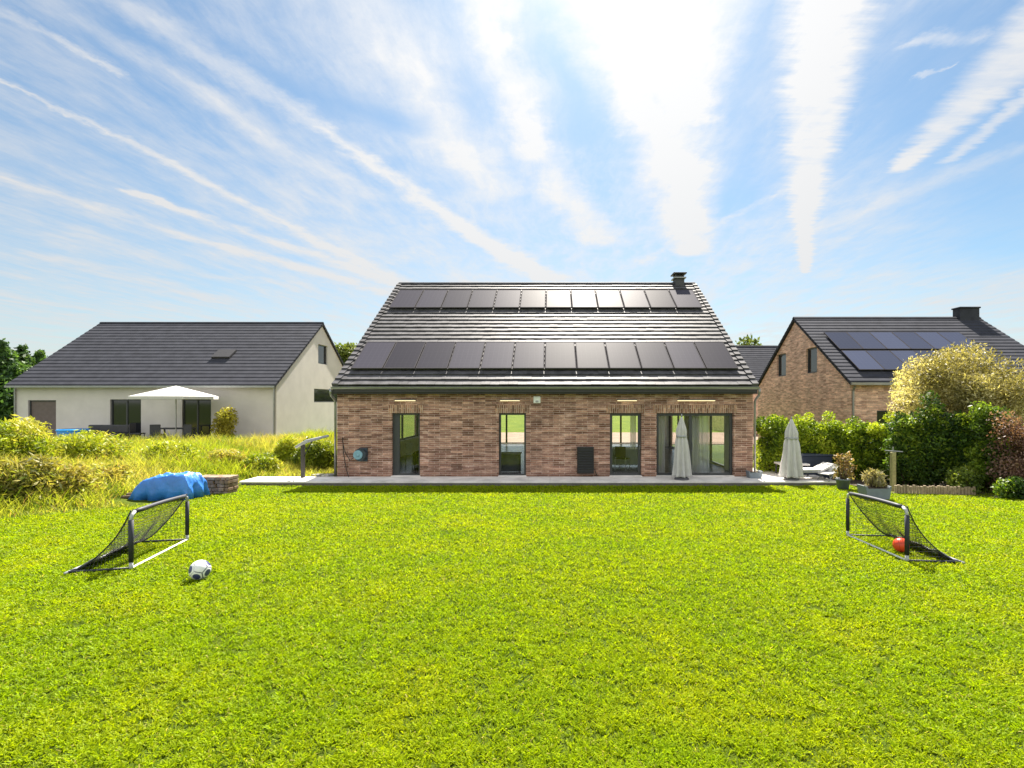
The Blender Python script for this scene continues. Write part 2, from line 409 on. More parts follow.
bn = G.n('ShaderNodeBump'); bn.inputs['Distance'].default_value = .04; t.links.new(a2, bn.inputs['Height']); t.links.new(bn.outputs[0], b.inputs['Normal'])
gr = big_mesh('ground', np.stack([GX, GY, GZ], -1).reshape(-1, 3), q, np.ones((n0*n1, 3))*.1, mG); tag(gr, kind='structure')

# lawn of short leaves
def edge_x(y):
    return np.interp(y, [2, 10.3, 12.1, 13.9, 16.6, 17], [-15.7, -11.1, -10.1, -9.5, -10.2, -10.2])
def blades(name, x, y, hgt, wid, lean, col, mat, z0=None, kind='stuff', parent=None, tipk=.25):
    n = len(x); th = rng.random(n)*2*np.pi; z = ground_z(x, y) if z0 is None else z0
    la = rng.random(n)*2*np.pi
    dx_, dy_ = np.cos(th), np.sin(th)
    lx, ly = np.cos(la)*lean*hgt, np.sin(la)*lean*hgt
    V = np.zeros((n, 6, 3), np.float32)
    for i, (k, w) in enumerate(((0, .55), (.55, 1.0), (1.0, tipk))):
        zz = z-.005+hgt*k*np.sqrt(np.maximum(.05, 1-(lean*k)**2*.8)); px_ = x+lx*k**1.6; py_ = y+ly*k**1.6
        V[:, 2*i] = np.stack([px_-dx_*wid*w/2, py_-dy_*wid*w/2, zz], -1)
        V[:, 2*i+1] = np.stack([px_+dx_*wid*w/2, py_+dy_*wid*w/2, zz], -1)
    b0 = np.arange(n)[:, None]*6
    q = np.concatenate([b0+np.array([0, 1, 3, 2]), b0+np.array([2, 3, 5, 4])], 0)
    C = np.repeat(col[:, None, :], 6, 1)
    o = big_mesh(name, V.reshape(-1, 3), q, C.reshape(-1, 3), mat, parent); return o
mLawn = leaf_mat('lawn_leaf', .5, .55, .12)
N = 900000
yy = 2.6*np.exp(rng.random(N)**.92*math.log(17.0/2.6)); xx = (rng.random(N)*2-1)*(1.02*yy+2.2)+.04*yy
ex = edge_x(yy); ok = (xx > ex+rng.normal(0, .12, N)) & (yy < 16.85) & (xx < 13.2)
xx, yy = xx[ok], yy[ok]; n = len(xx)
cl = vnoise(xx, yy, 13, 1)*.5+vnoise(xx, yy, 29, 2)*.5
cl2 = vnoise(xx, yy, 1.1, 3)*.6+vnoise(xx, yy, 3.1, 4)*.4
keep = rng.random(n) < np.clip((cl-.28)*4.0, .22, 1)*np.clip(.7+cl2*.6, 0, 1)
xx, yy, cl, cl2 = xx[keep], yy[keep], cl[keep], cl2[keep]; n = len(xx)
s_ = (yy/4)**.62
hgt = (.020+.020*cl+.010*rng.random(n))*(.8+.35*s_); wid = (.0065+.0055*rng.random(n))*s_
base = np.array([.218, .318, .004]); yel = np.array([.310, .368, .005]); drk = np.array([.13, .21, .005]); dry = np.array([.42, .38, .09])
r = rng.random(n)[:, None]; k1 = np.clip((cl2*1.5-.35)[:, None]+(r-.5)*.5, 0, 1)
far_ = np.clip((yy-6)/9, 0, 1)[:, None]*.0
col = drk*(1-k1)+(base*(1-k1)+yel*k1)*1.0*k1+base*(1-k1)*k1*.3
col = base*(1-k1)+yel*k1
col = np.where(rng.random(n)[:, None] < .10, drk, col)
col = col*(.78+.44*np.clip(cl*1.3, 0, 1))[:, None]; col = np.where(rng.random(n)[:, None] < .02, dry, col)
col *= (.8+.4*rng.random(n)[:, None])
lg = blades('lawn_grass', xx, yy, hgt, wid, .55+.35*rng.random(n), col, mLawn, tipk=.6)
tag(lg, 'short dense bright green lawn filling the foreground', 'grass', kind='stuff')

# ------------------------------------------------------------------ foliage
mLeaf = leaf_mat('leaf', .4, .5, .35)
def leaves(cs, rs, n, size, cols, seed, squash=1.0, shell=.55, aspect=1.6, zmin=None, up=0.0):
    """n leaf quads in a set of clumps (centres cs, radii rs)"""
    rg = np.random.default_rng(seed); cs = np.array(cs, float); rs = np.array(rs, float)
    wgt = rs**2; wgt /= wgt.sum(); ci = rg.choice(len(cs), n, p=wgt)
    d = rg.normal(size=(n, 3)); d /= np.linalg.norm(d, axis=1)[:, None]
    rr = (shell+(1-shell)*rg.random(n)**.6)*(1+.10*rg.normal(size=n)); inner = rg.random(n) < .22; rr[inner] *= rg.random(inner.sum())
    p = cs[ci]+d*(rs[ci]*rr)[:, None]*np.array([1, 1, squash])
    if zmin is not None: p[:, 2] = np.maximum(p[:, 2], zmin+rg.random(n)*.05)
    a = rg.normal(size=(n, 3))+d*.4; a[:, 2] += up; a /= np.linalg.norm(a, axis=1)[:, None]
    b_ = np.cross(a, rg.normal(size=(n, 3))); b_ /= np.linalg.norm(b_, axis=1)[:, None]
    sz = size*(.6+.8*rg.random(n))
    A = a*(sz*aspect/2)[:, None]; B = b_*(sz/2)[:, None]
    V = np.stack([p-A, p+B*.9-A*.1, p+A, p-B*.9-A*.1], 1).reshape(-1, 3)
    Q = np.arange(4*n).reshape(n, 4)
    cols = np.array(cols, float); cc = rg.random(len(cs)); k = np.clip(cc[ci]*.75+rg.random(n)*.5-.12, 0, .999)*(len(cols)-1)
    k0 = k.astype(int); f = (k-k0)[:, None]; C = cols[k0]*(1-f)+cols[np.minimum(k0+1, len(cols)-1)]*f
    C = C*(.75+.5*rg.random(n)[:, None])
    return V, Q, np.repeat(C, 4, 0)
def blob_clumps(c, rad, m, cr, seed, flat_bottom=True):
    rg = np.random.default_rng(seed); out_c = []; out_r = []
    for i in range(m):
        d = rg.normal(size=3); d /= np.linalg.norm(d)
        if flat_bottom and d[2] < -.5: d[2] *= -.4
        f = .55+.4*rg.random(); out_c.append([c[j]+d[j]*rad[j]*f for j in range(3)]); out_r.append(cr*(.6+.7*rg.random()))
    out_c.append(list(c)); out_r.append(min(rad)*.6)
    return out_c, out_r
def tree(name, loc, h, rad, label, cat, cols, seed, n=9000, leaf=.09, trunk_r=.12, trunk_h=None, group=None, m=26, squash=1, conif=False, limbs=7, asp=1.6, cf=.34):
    x, y = loc; z = gz(x, y) if abs(y) < 60 else -.2
    o = thing(name, (x, y, z), label, cat, group)
    rg = np.random.default_rng(seed+5)
    th = trunk_h if trunk_h is not None else h*.35
    tb = MB(); topz = h*.8 if conif else h*.62
    pts = [(0, 0, -.1)]+[(rg.normal()*.03*h*k*.4, rg.normal()*.03*h*k*.4, topz*k) for k in (.25, .5, .75, 1)]
    tb.tube(pts, [trunk_r*1.35, trunk_r, trunk_r*.8, trunk_r*.55, trunk_r*.3], 9)
    cz = (th+h)/2; rz = (h-th)/2
    for i in range(limbs):
        a = 2*math.pi*i/limbs+rg.random()*.6; z0 = th*.8+(topz-th)*rg.random()*.6; rr = rad*(.45+.35*rg.random())
        e = (math.cos(a)*rr, math.sin(a)*rr, z0+rz*(.25+.5*rg.random()) if not conif else z0-.1*rr)
        tb.tube([(0, 0, z0), (e[0]*.5, e[1]*.5, (z0+e[2])/2+.05*h*(0 if conif else 1)), e], [trunk_r*.45, trunk_r*.28, trunk_r*.1], 6)
    tb.build('trunk', mBark, o, smooth=True)
    if conif:
        cs = []; rs = []
        for i in range(m):
            k = (i+.5)/m; zz = th+(h-th)*k; R_ = rad*(1-k)**.75*(.85+.3*rg.random()); a = i*2.4
            cs.append([math.cos(a)*R_*.55, math.sin(a)*R_*.55, zz]); rs.append(max(R_*.62, .12*rad))
    else:
        cs, rs = blob_clumps((0, 0, cz), (rad*.82, rad*.82, rz*.82), m, rad*cf, seed)
    V, Q, C = leaves(cs, rs, n, leaf, cols, seed, squash, aspect=asp)
    V[:, 2] = np.maximum(V[:, 2], .03)
    big_mesh('crown', V, Q, C, mLeaf, o); return o
def shrub(name, loc, size, label, cat, cols, seed, n=5000, leaf=.07, group=None, m=16, z=None, shell=.5, aspect=1.6, cone=0.0, cr=.24):
    x, y = loc; z = gz(x, y) if z is None else z; w, d, h = size
    o = thing(name, (x, y, z), label, cat, group); rg = np.random.default_rng(seed+9)
    tb = MB()
    for i in range(6):
        a = i*1.05+rg.random(); k = .35+.5*rg.random()
        tb.tube([(math.cos(a)*.04, math.sin(a)*.04, -.04), (math.cos(a)*w*.16, math.sin(a)*d*.16, h*.35), (math.cos(a)*w*.34*k, math.sin(a)*d*.34*k, h*(.6+.25*rg.random()))], [.028, .018, .006], 5)
    tb.build('stem', mBark, o, smooth=True)
    cs = []; rs = []
    for i in range(m):
        k = (i+.5)/m; a = i*2.399; wk = (1-cone*k)*math.sin(math.pi*min(1, .22+.66*k))**.5; r_ = (.78+(.24-cr)*2.2)*wk*(.35+.65*rg.random()**.6)
        cs.append([math.cos(a)*r_*w*.36, math.sin(a)*r_*d*.36, h*(.10+.80*k)+h*.08*rg.normal()*(cr < .2)]); rs.append(min(w, d)*(cr+.12*rg.random())*(1-.45*cone*k))
    V, Q, C = leaves(cs, rs, n, leaf, cols, seed, 1.0, shell, aspect); V[:, 2] = np.clip(V[:, 2], .02, None)
    big_mesh('foliage', V, Q, C, mLeaf, o); return o

# ------------------------------------------------------------------ terrace, driveway
tb = MB()
T0, T1, TY = -10.3, 9.5, 16.9
nx = 27; pw = (T1-T0)/nx
for i in range(nx):
    for j, (ya, yb) in enumerate(((TY, 17.48), (17.484, 17.995))):
        tb.bevbox((T0+i*pw+.003, ya, -.06), (T0+(i+1)*pw-.003, yb, random.uniform(-.001, .001)), .006)
ter = tb.build('path', mConc); tag(ter, kind='structure')
tb = MB(); tb.box((T0+.05, TY+.04, -.5), (T1-.05, 17.97, -.062)); tag(tb.build('pavement_base', mConcD), kind='structure')
tb = MB()
for i in range(5):
    for j in range(6):
        tb.bevbox((7.3+i*.44, 18.0+j*.4, -.062), (7.3+i*.44+.436, 18.0+j*.4+.396, -.004), .005)
tag(tb.build('side_pavement', mConc), kind='structure')
mDrive = brick_mat('peach_paver', (.40,.24,.15), (.46,.29,.19), (.34,.22,.15), bw=.22, rh=.11, dark=(.36,.21,.14))
mDrive.node_tree.nodes.remove([n for n in mDrive.node_tree.nodes if n.type == 'BUMP'][0])
tb = MB(); tb.box((-16, 33.3, -.5), (20, 46, -.11)); tag(tb.build('driveway', mDrive), kind='structure')

# ------------------------------------------------------------------ the brick house
HX0, HX1, HY0, HY1 = -7.52, 7.10, 18.0, 32.4; WT = .34
RY = 25.2; RZ = 8.43; EY = 17.62; EZ = 3.20; SL = (RZ-EZ)/(RY-EY)
H0 = (HX0, HY0, 0)
house = thing('brick_house', H0, 'long single-storey brown brick house with two rows of solar panels on its steep dark roof', 'house')
def wall_open(mb, a0, a1, z0, z1, t0, t1, ops, axis='x'):
    xs = sorted({a0, a1, *[o[0] for o in ops], *[o[1] for o in ops]})
    for i in range(len(xs)-1):
        xa, xb = xs[i], xs[i+1]; xm = (xa+xb)/2
        cuts = sorted([(o[2], o[3]) for o in ops if o[0] <= xm <= o[1]]); z = z0
        spans = []
        for c0, c1 in cuts:
            if c0 > z: spans.append((z, c0))
            z = c1
        if z < z1: spans.append((z, z1))
        for s0, s1 in spans:
            if axis == 'x': mb.box((xa, t0, s0), (xb, t1, s1))
            else: mb.box((t0, xa, s0), (t1, xb, s1))
DOORS = [(-5.60, -4.61), (-1.84, -.88), (2.07, 3.18), (3.71, 6.42)]; DT = 2.23
WZ1 = 2.97
fw = MB(); wall_open(fw, HX0, HX1, -.2, WZ1, HY0, HY0+.2, [(a, b_, -.0, DT) for a, b_ in DOORS])
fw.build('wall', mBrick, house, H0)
# soldier courses over the openings, 3 mm proud
for a, b_ in DOORS:
    MB().box((a-.12, HY0-.004, DT), (b_+.12, HY0+.05, DT+.28)).build('lintel', mSold, house, H0)
REAR = [(-4.6, -1.0, 0, 2.35), (2.2, 6.6, 0, 2.35)]
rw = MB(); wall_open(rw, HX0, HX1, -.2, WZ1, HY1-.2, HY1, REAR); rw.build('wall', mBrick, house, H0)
def gable(x0, x1, ops):
    mb = MB(); wall_open(mb, HY0+.2, HY1-.2, -.2, WZ1, x0, x1, ops, 'y'); 
    def rz_(y): return RZ-abs(y-RY)*SL-.16
    mb.prism([(HY0+.01, WZ1), (HY1-.01, WZ1), (HY1-.01, rz_(HY1)), (RY, rz_(RY)), (HY0+.01, rz_(HY0))], 'x', x0, x1)
    return mb
LW = [(22.6, 28.2, .75, 2.3)]; RW = [(20.0, 24.6, 0.0, 2.3), (26.0, 30.0, 0.0, 2.3)]
gable(HX0, HX0+.2, LW).build('wall', mBrick, house, H0)
gable(HX1-.2, HX1, RW).build('wall', mBrick, house, H0)
# inner lining, floor, ceiling, a partition
il = MB()
wall_open(il, HX0+.2, HX1-.2, 0, 2.6, HY0+.2, HY0+WT, [(a, b_, 0, DT) for a, b_ in DOORS])
wall_open(il, HX0+.2, HX1-.2, 0, 2.6, HY1-WT, HY1-.2, REAR)
wall_open(il, HY0+WT, HY1-WT, 0, 2.6, HX0+.2, HX0+WT, LW, 'y'); wall_open(il, HY0+WT, HY1-WT, 0, 2.6, HX1-WT, HX1-.2, RW, 'y')
il.build('inner_wall', mPlaster, house, H0)
MB().box((HX0+.2, HY0+.2, -.2), (HX1-.2, HY1-.2, 0)).build('floor', mFloorIn, house, H0)
MB().box((HX0+.2, HY0+.2, 2.6), (HX1-.2, HY1-.2, 2.75)).build('ceiling', mPlaster, house, H0)
MB().box((-3.95, 21.5, .002), (-3.83, 30.5, 2.598)).build('partition', mPlaster, house, H0)
MB().box((1.30, 21.5, .002), (1.42, 29.0, 2.598)).build('partition', mPlaster, house, H0)
# doors and windows
def win(name, a, b_, z0, z1, t, axis='x', splits=(), fw_=.07, label=None, kick=None):
    """framed glazing; t = outer face plane, going inwards by .09"""
    mb = MB()
    def bx(p0, p1, q0, q1, d0=0.0, d1=.09):
        if axis == 'x': mb.bevbox((p0, t+d0, q0), (p1, t+d1, q1), .006)
        else: mb.bevbox((t+d0, p0, q0), (t+d1, p1, q1), .006)
    bx(a+.003, a+fw_, z0+.003, z1-.003); bx(b_-fw_, b_-.003, z0+.003, z1-.003)
    bx(a+fw_, b_-fw_, z1-fw_, z1-.004, .002, .088); bx(a+fw_, b_-fw_, z0+.004, z0+fw_, .002, .088)
    for s in splits: bx(s-.055, s+.055, z0+fw_+.001, z1-fw_-.001, .004, .086)
    fr = mb.build(name, mFrame, house, H0)
    if label: fr['label'] = label
    es = [a+fw_]+[v_ for s in splits for v_ in (s-.055, s+.055)]+[b_-fw_]
    for i in range(0, len(es), 2):
        pm = MB()
        if axis == 'x': pm.box((es[i], t+.04, z0+fw_), (es[i+1], t+.052, z1-fw_))
        else: pm.box((t+.04, es[i], z0+fw_), (t+.052, es[i+1], z1-fw_))
        pm.build('pane', mGlass, fr)
    for ch in fr.children: pass
    return fr
def fixsub(fr):
    for ch in fr.children:
        for v_ in ch.data.vertices: v_.co -= Vector(H0)
frames = []
for i, (a, b_) in enumerate(DOORS):
    f_ = win('glass_door', a, b_, 0.005, DT, HY0+.12, splits=((4.94,) if i == 3 else ()), fw_=(.10 if i > 1 else .07), label=['narrow glass door with a thick dark left jamb', 'narrow window with a dark lower part', 'narrow glass door with a dark frame', 'wide two-part sliding glass door'][i])
    if i == 2: MB().tube([(b_-.05, HY0+.10, .95), (b_-.05, HY0+.055, .95), (b_-.05, HY0+.055, 1.1)], .01, 6).build('handle', mMetal, f_)
    if i == 3: MB().tube([(4.99, HY0+.12, .9), (4.99, HY0+.075, .9), (4.99, HY0+.075, 1.2), (4.99, HY0+.12, 1.2)], .01, 6).build('handle', mMetal, f_)
    if i == 0: MB().box((a+.07, HY0+.13, .07), (a+.24, HY0+.2, DT-.07)).build('side_panel', mFrame, f_)
    fixsub(f_); frames.append(f_)
for a, b_, z0, z1 in REAR:
    f_ = win('window', a, b_, z0+.005, z1, HY1-.18, splits=((a+b_)/2,)); fixsub(f_)
for a, b_, z0, z1 in LW: fixsub(win('window', a, b_, z0, z1, HX0+.1, 'y', ((a+b_)/2,)))
for a, b_, z0, z1 in RW: fixsub(win('window', a, b_, z0+.005, z1, HX1-.19, 'y', ((a+b_)/2,)))
for a, b_ in DOORS: MB().bevbox((a-.02, HY0-.05, .004), (b_+.02, HY0+.12, .03), .006).build('sill', mConc, house, H0)

# roof: structure slabs plus individual tiles laid in courses
RX0, RX1 = HX0+.05, HX1-.03
su = Vector((0, RY-EY, RZ-EZ)); SLEN = su.length; su.normalize(); sn = Vector((0, -su.z, su.y))
rs_ = MB()
th_ = .14
rs_.prism([(EY+.05, EZ-.06-th_*.2), (RY, RZ-.07), (2*RY-EY-.05, EZ-.06-th_*.2), (2*RY-EY-.05, EZ-.06-th_*1.3), (RY, RZ-.07-th_*1.4), (EY+.05, EZ-.06-th_*1.3)], 'x', RX0-.02, RX1+.02)
roof = rs_.build('roof', mFascia, house, H0)
tiles = MB(); NC = 27; cl_ = SLEN/NC; NT = 46
tw = (RX1-RX0)/NT
for side in (0, 1):
    for c_ in range(NC):
        off = (c_ % 2)*tw*.5
        s0 = c_*cl_-.03; s1 = (c_+1)*cl_+.04
        edges = [RX0]+[RX0+off+tw*k for k in range(0 if off else 1, NT)]+[RX1]
        for k in range(len(edges)-1):
            xa, xb = edges[k]+.002, edges[k+1]-.002
            j = random.uniform(-.004, .004); yj = random.uniform(-.006, .006)
            def pt(s, nn):
                p_ = Vector((0, EY, EZ))+su*(s+yj)+sn*nn
                return (p_.y if side == 0 else 2*RY-p_.y, p_.z)
            p0 = pt(s0, .012+j+.045); p1 = pt(s1, .0+j); p2 = pt(s1, -.02+j); p3 = pt(s0, .012+j)
            tiles.prism([p0, p1, p2, p3], 'x', xa, xb)
tl = tiles.build('tiles', mTile, roof, H0)
# verge tiles: stepped caps down both gable edges
for xa, xb in ((RX0-.05, RX0+.16), (RX1-.16, RX1+.05)):
    vg = MB()
    for side in (0, 1):
        for c_ in range(NC):
            def pt(s, nn):
                p_ = Vector((0, EY, EZ))+su*s+sn*nn; return (p_.y if side == 0 else 2*RY-p_.y, p_.z)
            s0 = c_*cl_-.04; s1 = (c_+1)*cl_+.02
            vg.prism([pt(s0, .10), pt(s1, .045), pt(s1, -.1), pt(s0, -.1)], 'x', xa, xb)
    vg.build('verge', mTile, roof, H0)
rc = MB()
for k in range(36):
    xa = RX0+(RX1-RX0)/36*k
    rc.prism([(RY-.15, RZ-.03), (RY-.09, RZ+.055), (RY, RZ+.085), (RY+.09, RZ+.055), (RY+.15, RZ-.03)], 'x', xa+.002, xa+(RX1-RX0)/36-.002+.0)
rc.build('ridge_cap', mTile, roof, H0)
# fascia, gutter, downpipes
MB().box((HX0-.06, EY+.12, 2.90), (HX1+.06, EY+.15, 3.12)).build('fascia', mFascia, house, H0)
MB().box((HX0-.06, EY+.151, 2.905), (HX1+.06, HY0-.003, 2.93)).build('soffit', mFascia, house, H0)
MB().box((HX0-.04, 2*RY-EY-.15, 2.90), (HX1+.04, 2*RY-EY-.12, 3.12)).build('fascia', mFascia, house, H0)
def gutter(y, sgn):
    mb = MB(); n = 10; prof = []
    for i in range(n+1): a = math.pi*i/n; prof.append((y+.065*math.cos(a), 3.13-.075*math.sin(a)))
    for i in range(n, -1, -1): a = math.pi*i/n; prof.append((y+.058*math.cos(a), 3.135-.066*math.sin(a)))
    mb.prism(prof, 'x', RX0-.1, RX1+.1)
    mb.tube([(RX0-.1, y-.066, 3.135), (RX1+.1, y-.066, 3.135)], .012, 6)
    return mb.build('gutter', mZinc, house, H0)
gutter(EY+.03, 1); gutter(2*RY-EY-.03, -1)
for xg, xw in ((HX0-.09, HX0-.05), (HX1+.09, HX1+.05)):
    MB().tube([(xg, EY+.04, 3.08), (xg, EY+.04, 2.96), (xg, EY+.10, 2.84), (xg, HY0-.02, 2.72), (xg, HY0+.06, 2.62), (xg, HY0+.07, 2.5), (xg, HY0+.07, .03)], .042, 10).build('downpipe', mZinc, house, H0, smooth=True)
# chimney
ch = MB()
cx = 6.28
ch.box((cx-.22, RY-.25, RZ-.35), (cx+.22, RY+.25, RZ+.22))
chim = ch.build('chimney', M('chimney_slate', (.06,.06,.065), .7, var=.2), house, H0)
MB().bevbox((cx-.30, RY-.33, RZ+.22), (cx+.30, RY+.33, RZ+.28), .01).build('ledge', mZinc, chim, H0)
cp = MB()
for sx in (-.18, .18):
    for sy in (-.2, .2): cp.box((cx+sx-.03, RY+sy-.03, RZ+.28), (cx+sx+.03, RY+sy+.03, RZ+.44))
cp.box((cx-.15, RY-.17, RZ+.28), (cx+.15, RY+.17, RZ+.41))
cp.bevbox((cx-.32, RY-.35, RZ+.44), (cx+.32, RY+.35, RZ+.50), .012)
cp.build('cap', mFascia, chim, H0)
# solar panels, two rows of twelve
def pane_obj():
    L = 2.0; w = 1.125
    mb = MB(); mb.box((.03, .03, .0), (w-.03, L-.03, .028))
    root = mb.build('solar_panel', mPV, house)
    fb = MB()
    fb.box((0, 0, -.01), (.03, L, .034)); fb.box((w-.03, 0, -.01), (w, L, .034)); fb.box((.03, 0, -.01), (w-.03, .03, .0335)); fb.box((.03, L-.03, -.01), (w-.03, L, .0335))
    fb.box((.25, .1, -.06), (.30, L-.1, -.012)); fb.box((w-.3, .1, -.06), (w-.25, L-.1, -.012))
    fb.build('frame', mPvF, root); return root
pv0 = pane_obj(); first = True
ang = math.atan2(su.z, su.y)
for sY in (18.36, 22.66):
    for k in range(12):
        p_ = pv0 if first else copy_tree(pv0, house); first = False
        s = (sY-EY)/su.y; q_ = Vector((0, EY, EZ))+su*s+sn*.115
        p_.location = Vector((-7.15+1.156*k, q_.y, q_.z))-Vector(H0); p_.rotation_euler = (ang, 0, 0)
        p_['group'] = 'solar panels on the brown brick house'

# ------------------------------------------------------------------ things fixed to and near the house wall
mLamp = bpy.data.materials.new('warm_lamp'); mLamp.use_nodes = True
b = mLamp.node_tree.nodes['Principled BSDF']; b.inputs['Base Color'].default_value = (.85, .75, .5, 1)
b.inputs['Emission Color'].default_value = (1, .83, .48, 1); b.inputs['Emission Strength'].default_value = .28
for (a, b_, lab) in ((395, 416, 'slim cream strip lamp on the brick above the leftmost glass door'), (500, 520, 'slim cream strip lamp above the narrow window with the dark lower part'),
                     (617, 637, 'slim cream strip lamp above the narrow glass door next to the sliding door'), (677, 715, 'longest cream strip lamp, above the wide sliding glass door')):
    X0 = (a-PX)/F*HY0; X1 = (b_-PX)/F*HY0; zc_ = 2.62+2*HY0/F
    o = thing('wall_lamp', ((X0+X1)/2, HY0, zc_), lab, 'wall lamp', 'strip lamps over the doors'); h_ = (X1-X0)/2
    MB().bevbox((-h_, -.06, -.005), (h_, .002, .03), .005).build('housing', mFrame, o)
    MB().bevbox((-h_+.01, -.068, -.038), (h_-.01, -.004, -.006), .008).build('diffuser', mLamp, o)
o = thing('alarm_box', ((537-PX)/F*HY0, HY0, 2.70), 'small white square box high on the brick wall under the eaves', 'alarm box')
MB().bevbox((-.125, -.07, -.12), (.125, .002, .12), .02).build('cover', mWhite, o)
MB().bevbox((-.05, -.082, -.09), (.05, -.068, -.03), .006).build('lens', mMetal, o)
o = thing('wall_vent', ((585.3-PX)/F*HY0, HY0, .12), 'black upright louvred box on the brick wall between the window and the doors', 'vent box')
MB().bevbox((-.29, -.16, 0), (.29, .002, .93), .02).build('casing', mBlack, o)
lv = MB()
for k in range(9): lv.obox((0, -.17, .1+k*.09), (.24, 0, 0), (0, .014, .012), (0, -.003, .006))
lv.build('louvre', M('louvre_black', (.03,.03,.033), .4), o)
MB().tube([(.24, -.10, .12), (.33, -.09, .14), (.36, -.05, .02), (.42, -.04, -.10)], .015, 6).build('cable', mBlack, o)
# hose reel
hx, hz = (360-PX)/F*HY0, 2.62-(455-PY)/F*HY0+.02
o = thing('hose_reel', (hx, HY0, hz), 'round dark hose reel with pale blue face on the left end of the brick wall', 'hose reel')
def ydisc(mb, r0, r1, ya, yb, cx=0, cz=0, n=28):
    o_ = len(mb.v)
    for r_, y_ in ((r0, ya), (r1, yb)):
        for k in range(n): a = 2*math.pi*k/n; mb.v.append((cx+r_*math.cos(a), y_, cz+r_*math.sin(a)))
    for k in range(n): mb.f.append((o_+k, o_+(k+1) % n, o_+n+(k+1) % n, o_+n+k))
    mb.f.append(tuple(o_+k for k in range(n))); mb.f.append(tuple(o_+n+k for k in reversed(range(n))))
m_ = MB(); ydisc(m_, .23, .21, -.02, -.20, .06); m_.bevbox((-.02, -.06, -.24), (.28, .002, .24), .02); m_.build('housing', M('reel_dark', (.03,.045,.06), .5), o)
m_ = MB(); ydisc(m_, .165, .15, -.201, -.225); ydisc(m_, .06, .05, -.226, -.26); m_.build('face', M('reel_blue', (.22,.40,.48), .45), o)
m_ = MB(); m_.tube([(-.18, -.12, -.1), (-.32, -.09, -.2), (-.5, -.08, .1), (-.56, -.08, .35), (-.58, -.07, .6), (-.56, -.07, .1), (-.45, -.09, -.5), (-.25, -.16, -1.03), (.1, -.3, -1.035), (.5, -.25, -1.03)], .014, 7); m_.build('hose', mBlack, o, smooth=True)

# parasols (closed)
def closed_parasol(loc, H, rb, label, seed):
    rg = random.Random(seed)
    o = thing('closed_parasol', loc, label, 'parasol', 'closed parasols on the terrace')
    MB().tube([(0, 0, .02), (0, 0, H-.02)], .024, 10).build('pole', mMetal, o, smooth=True)
    MB().lathe([(.24, 0.003), (.24, .05), (.2, .07), (.05, .08), (.04, .22)], n=24).build('base', M('parasol_base', (.12,.12,.13), .7), o)
    ph = rg.random()*6
    def fx(th, z):
        k = max(0, min(1, (H-z)/H)); return 1+(.12+.26*k)*math.sin(8*th+ph+z*.6)+.07*math.sin(3*th+z*3)
    prof = []
    zb = .09
    for i in range(26):
        k = i/25; z = zb+(H-zb)*k
        r_ = rb*(.88-.45*k)*(1.0 if k < .78 else (1-(k-.78)/.22)**.75*.9+.1) ; r_ *= (1-.14*math.exp(-((k-.66)/.05)**2))
        prof.append((max(r_, .012), z))
    prof[0] = (rb*.93, zb+.02)
    cm = MB(); cm.lathe(prof, n=72, fx=fx); cm.build('canopy', mCanvas, o, smooth=True)
    MB().lathe([(.022, H-.01), (.03, H+.02), (.012, H+.07), (.004, H+.09)], n=12).build('finial', mMetal, o, smooth=True)
    MB().lathe([(rb*.62, zb+(H-zb)*.655), (rb*.635, zb+(H-zb)*.67), (rb*.62, zb+(H-zb)*.685)], n=36).build('strap', M('strap_grey', (.35,.36,.37), .8), o, smooth=True)
    return o
closed_parasol((4.42, 17.32, 0), 2.14, .29, 'closed pale parasol standing in front of the wide sliding glass door', 3)
closed_parasol((8.12, 17.28, 0), 2.05, .34, 'closed pale parasol standing on the right end of the terrace by the loungers', 8)

# interior things
mSheer = bpy.data.materials.new('sheer_curtain'); mSheer.use_nodes = True
t = mSheer.node_tree; G = NG(t); o_ = t.nodes['Material Output']; t.nodes.remove(t.nodes['Principled BSDF'])
d_ = G.n('ShaderNodeBsdfTranslucent'); d_.inputs[0].default_value = (.85, .85, .85, 1); e_ = G.n('ShaderNodeBsdfDiffuse'); e_.inputs[0].default_value = (.8, .8, .8, 1)
tr_ = G.n('ShaderNodeBsdfTransparent'); m1 = G.n('ShaderNodeMixShader'); m2 = G.n('ShaderNodeMixShader'); m1.inputs[0].default_value = .5; m2.inputs[0].default_value = .28
t.links.new(d_.outputs[0], m1.inputs[1]); t.links.new(e_.outputs[0], m1.inputs[2]); t.links.new(m1.outputs[0], m2.inputs[1]); t.links.new(tr_.outputs[0], m2.inputs[2]); t.links.new(m2.outputs[0], o_.inputs[0])
def curtain(x0, x1, y, z0, z1, label):
    cx_ = (x0+x1)/2; ob = MB(); n = int((x1-x0)*60)
    vs = []; fs = []
    for i in range(n+1):
        x = x0+(x1-x0)*i/n-cx_; dy_ = .035*math.sin(i*.75)+.012*math.sin(i*1.9)
        vs += [(x, dy_, z0), (x*.97, dy_*.6, z1)]
    for i in range(n): fs.append((2*i, 2*i+2, 2*i+3, 2*i+1))
    ob.add(vs, fs); m_ = ob.build('curtain', mSheer, None, smooth=True, fix=False); m_.location = (cx_, y, 0)
    return tag(m_, label, 'curtain', 'curtains behind the glass')
curtain(5.05, 5.75, 18.62, .03, 2.45, 'white sheer curtain gathered behind the right half of the sliding door')
curtain(3.80, 4.15, 18.62, .03, 2.45, 'white sheer curtain behind the left edge of the sliding door')
curtain(2.88, 3.10, 18.62, .9, 2.45, 'short white curtain behind the narrow glass door')
o = thing('round_table', (5.6, 20.0, 0), 'round white table behind the sliding glass door', 'table')
MB().lathe([(.55, .71), (.56, .725), (.55, .74)], n=36).build('table_top', mWhite, o)
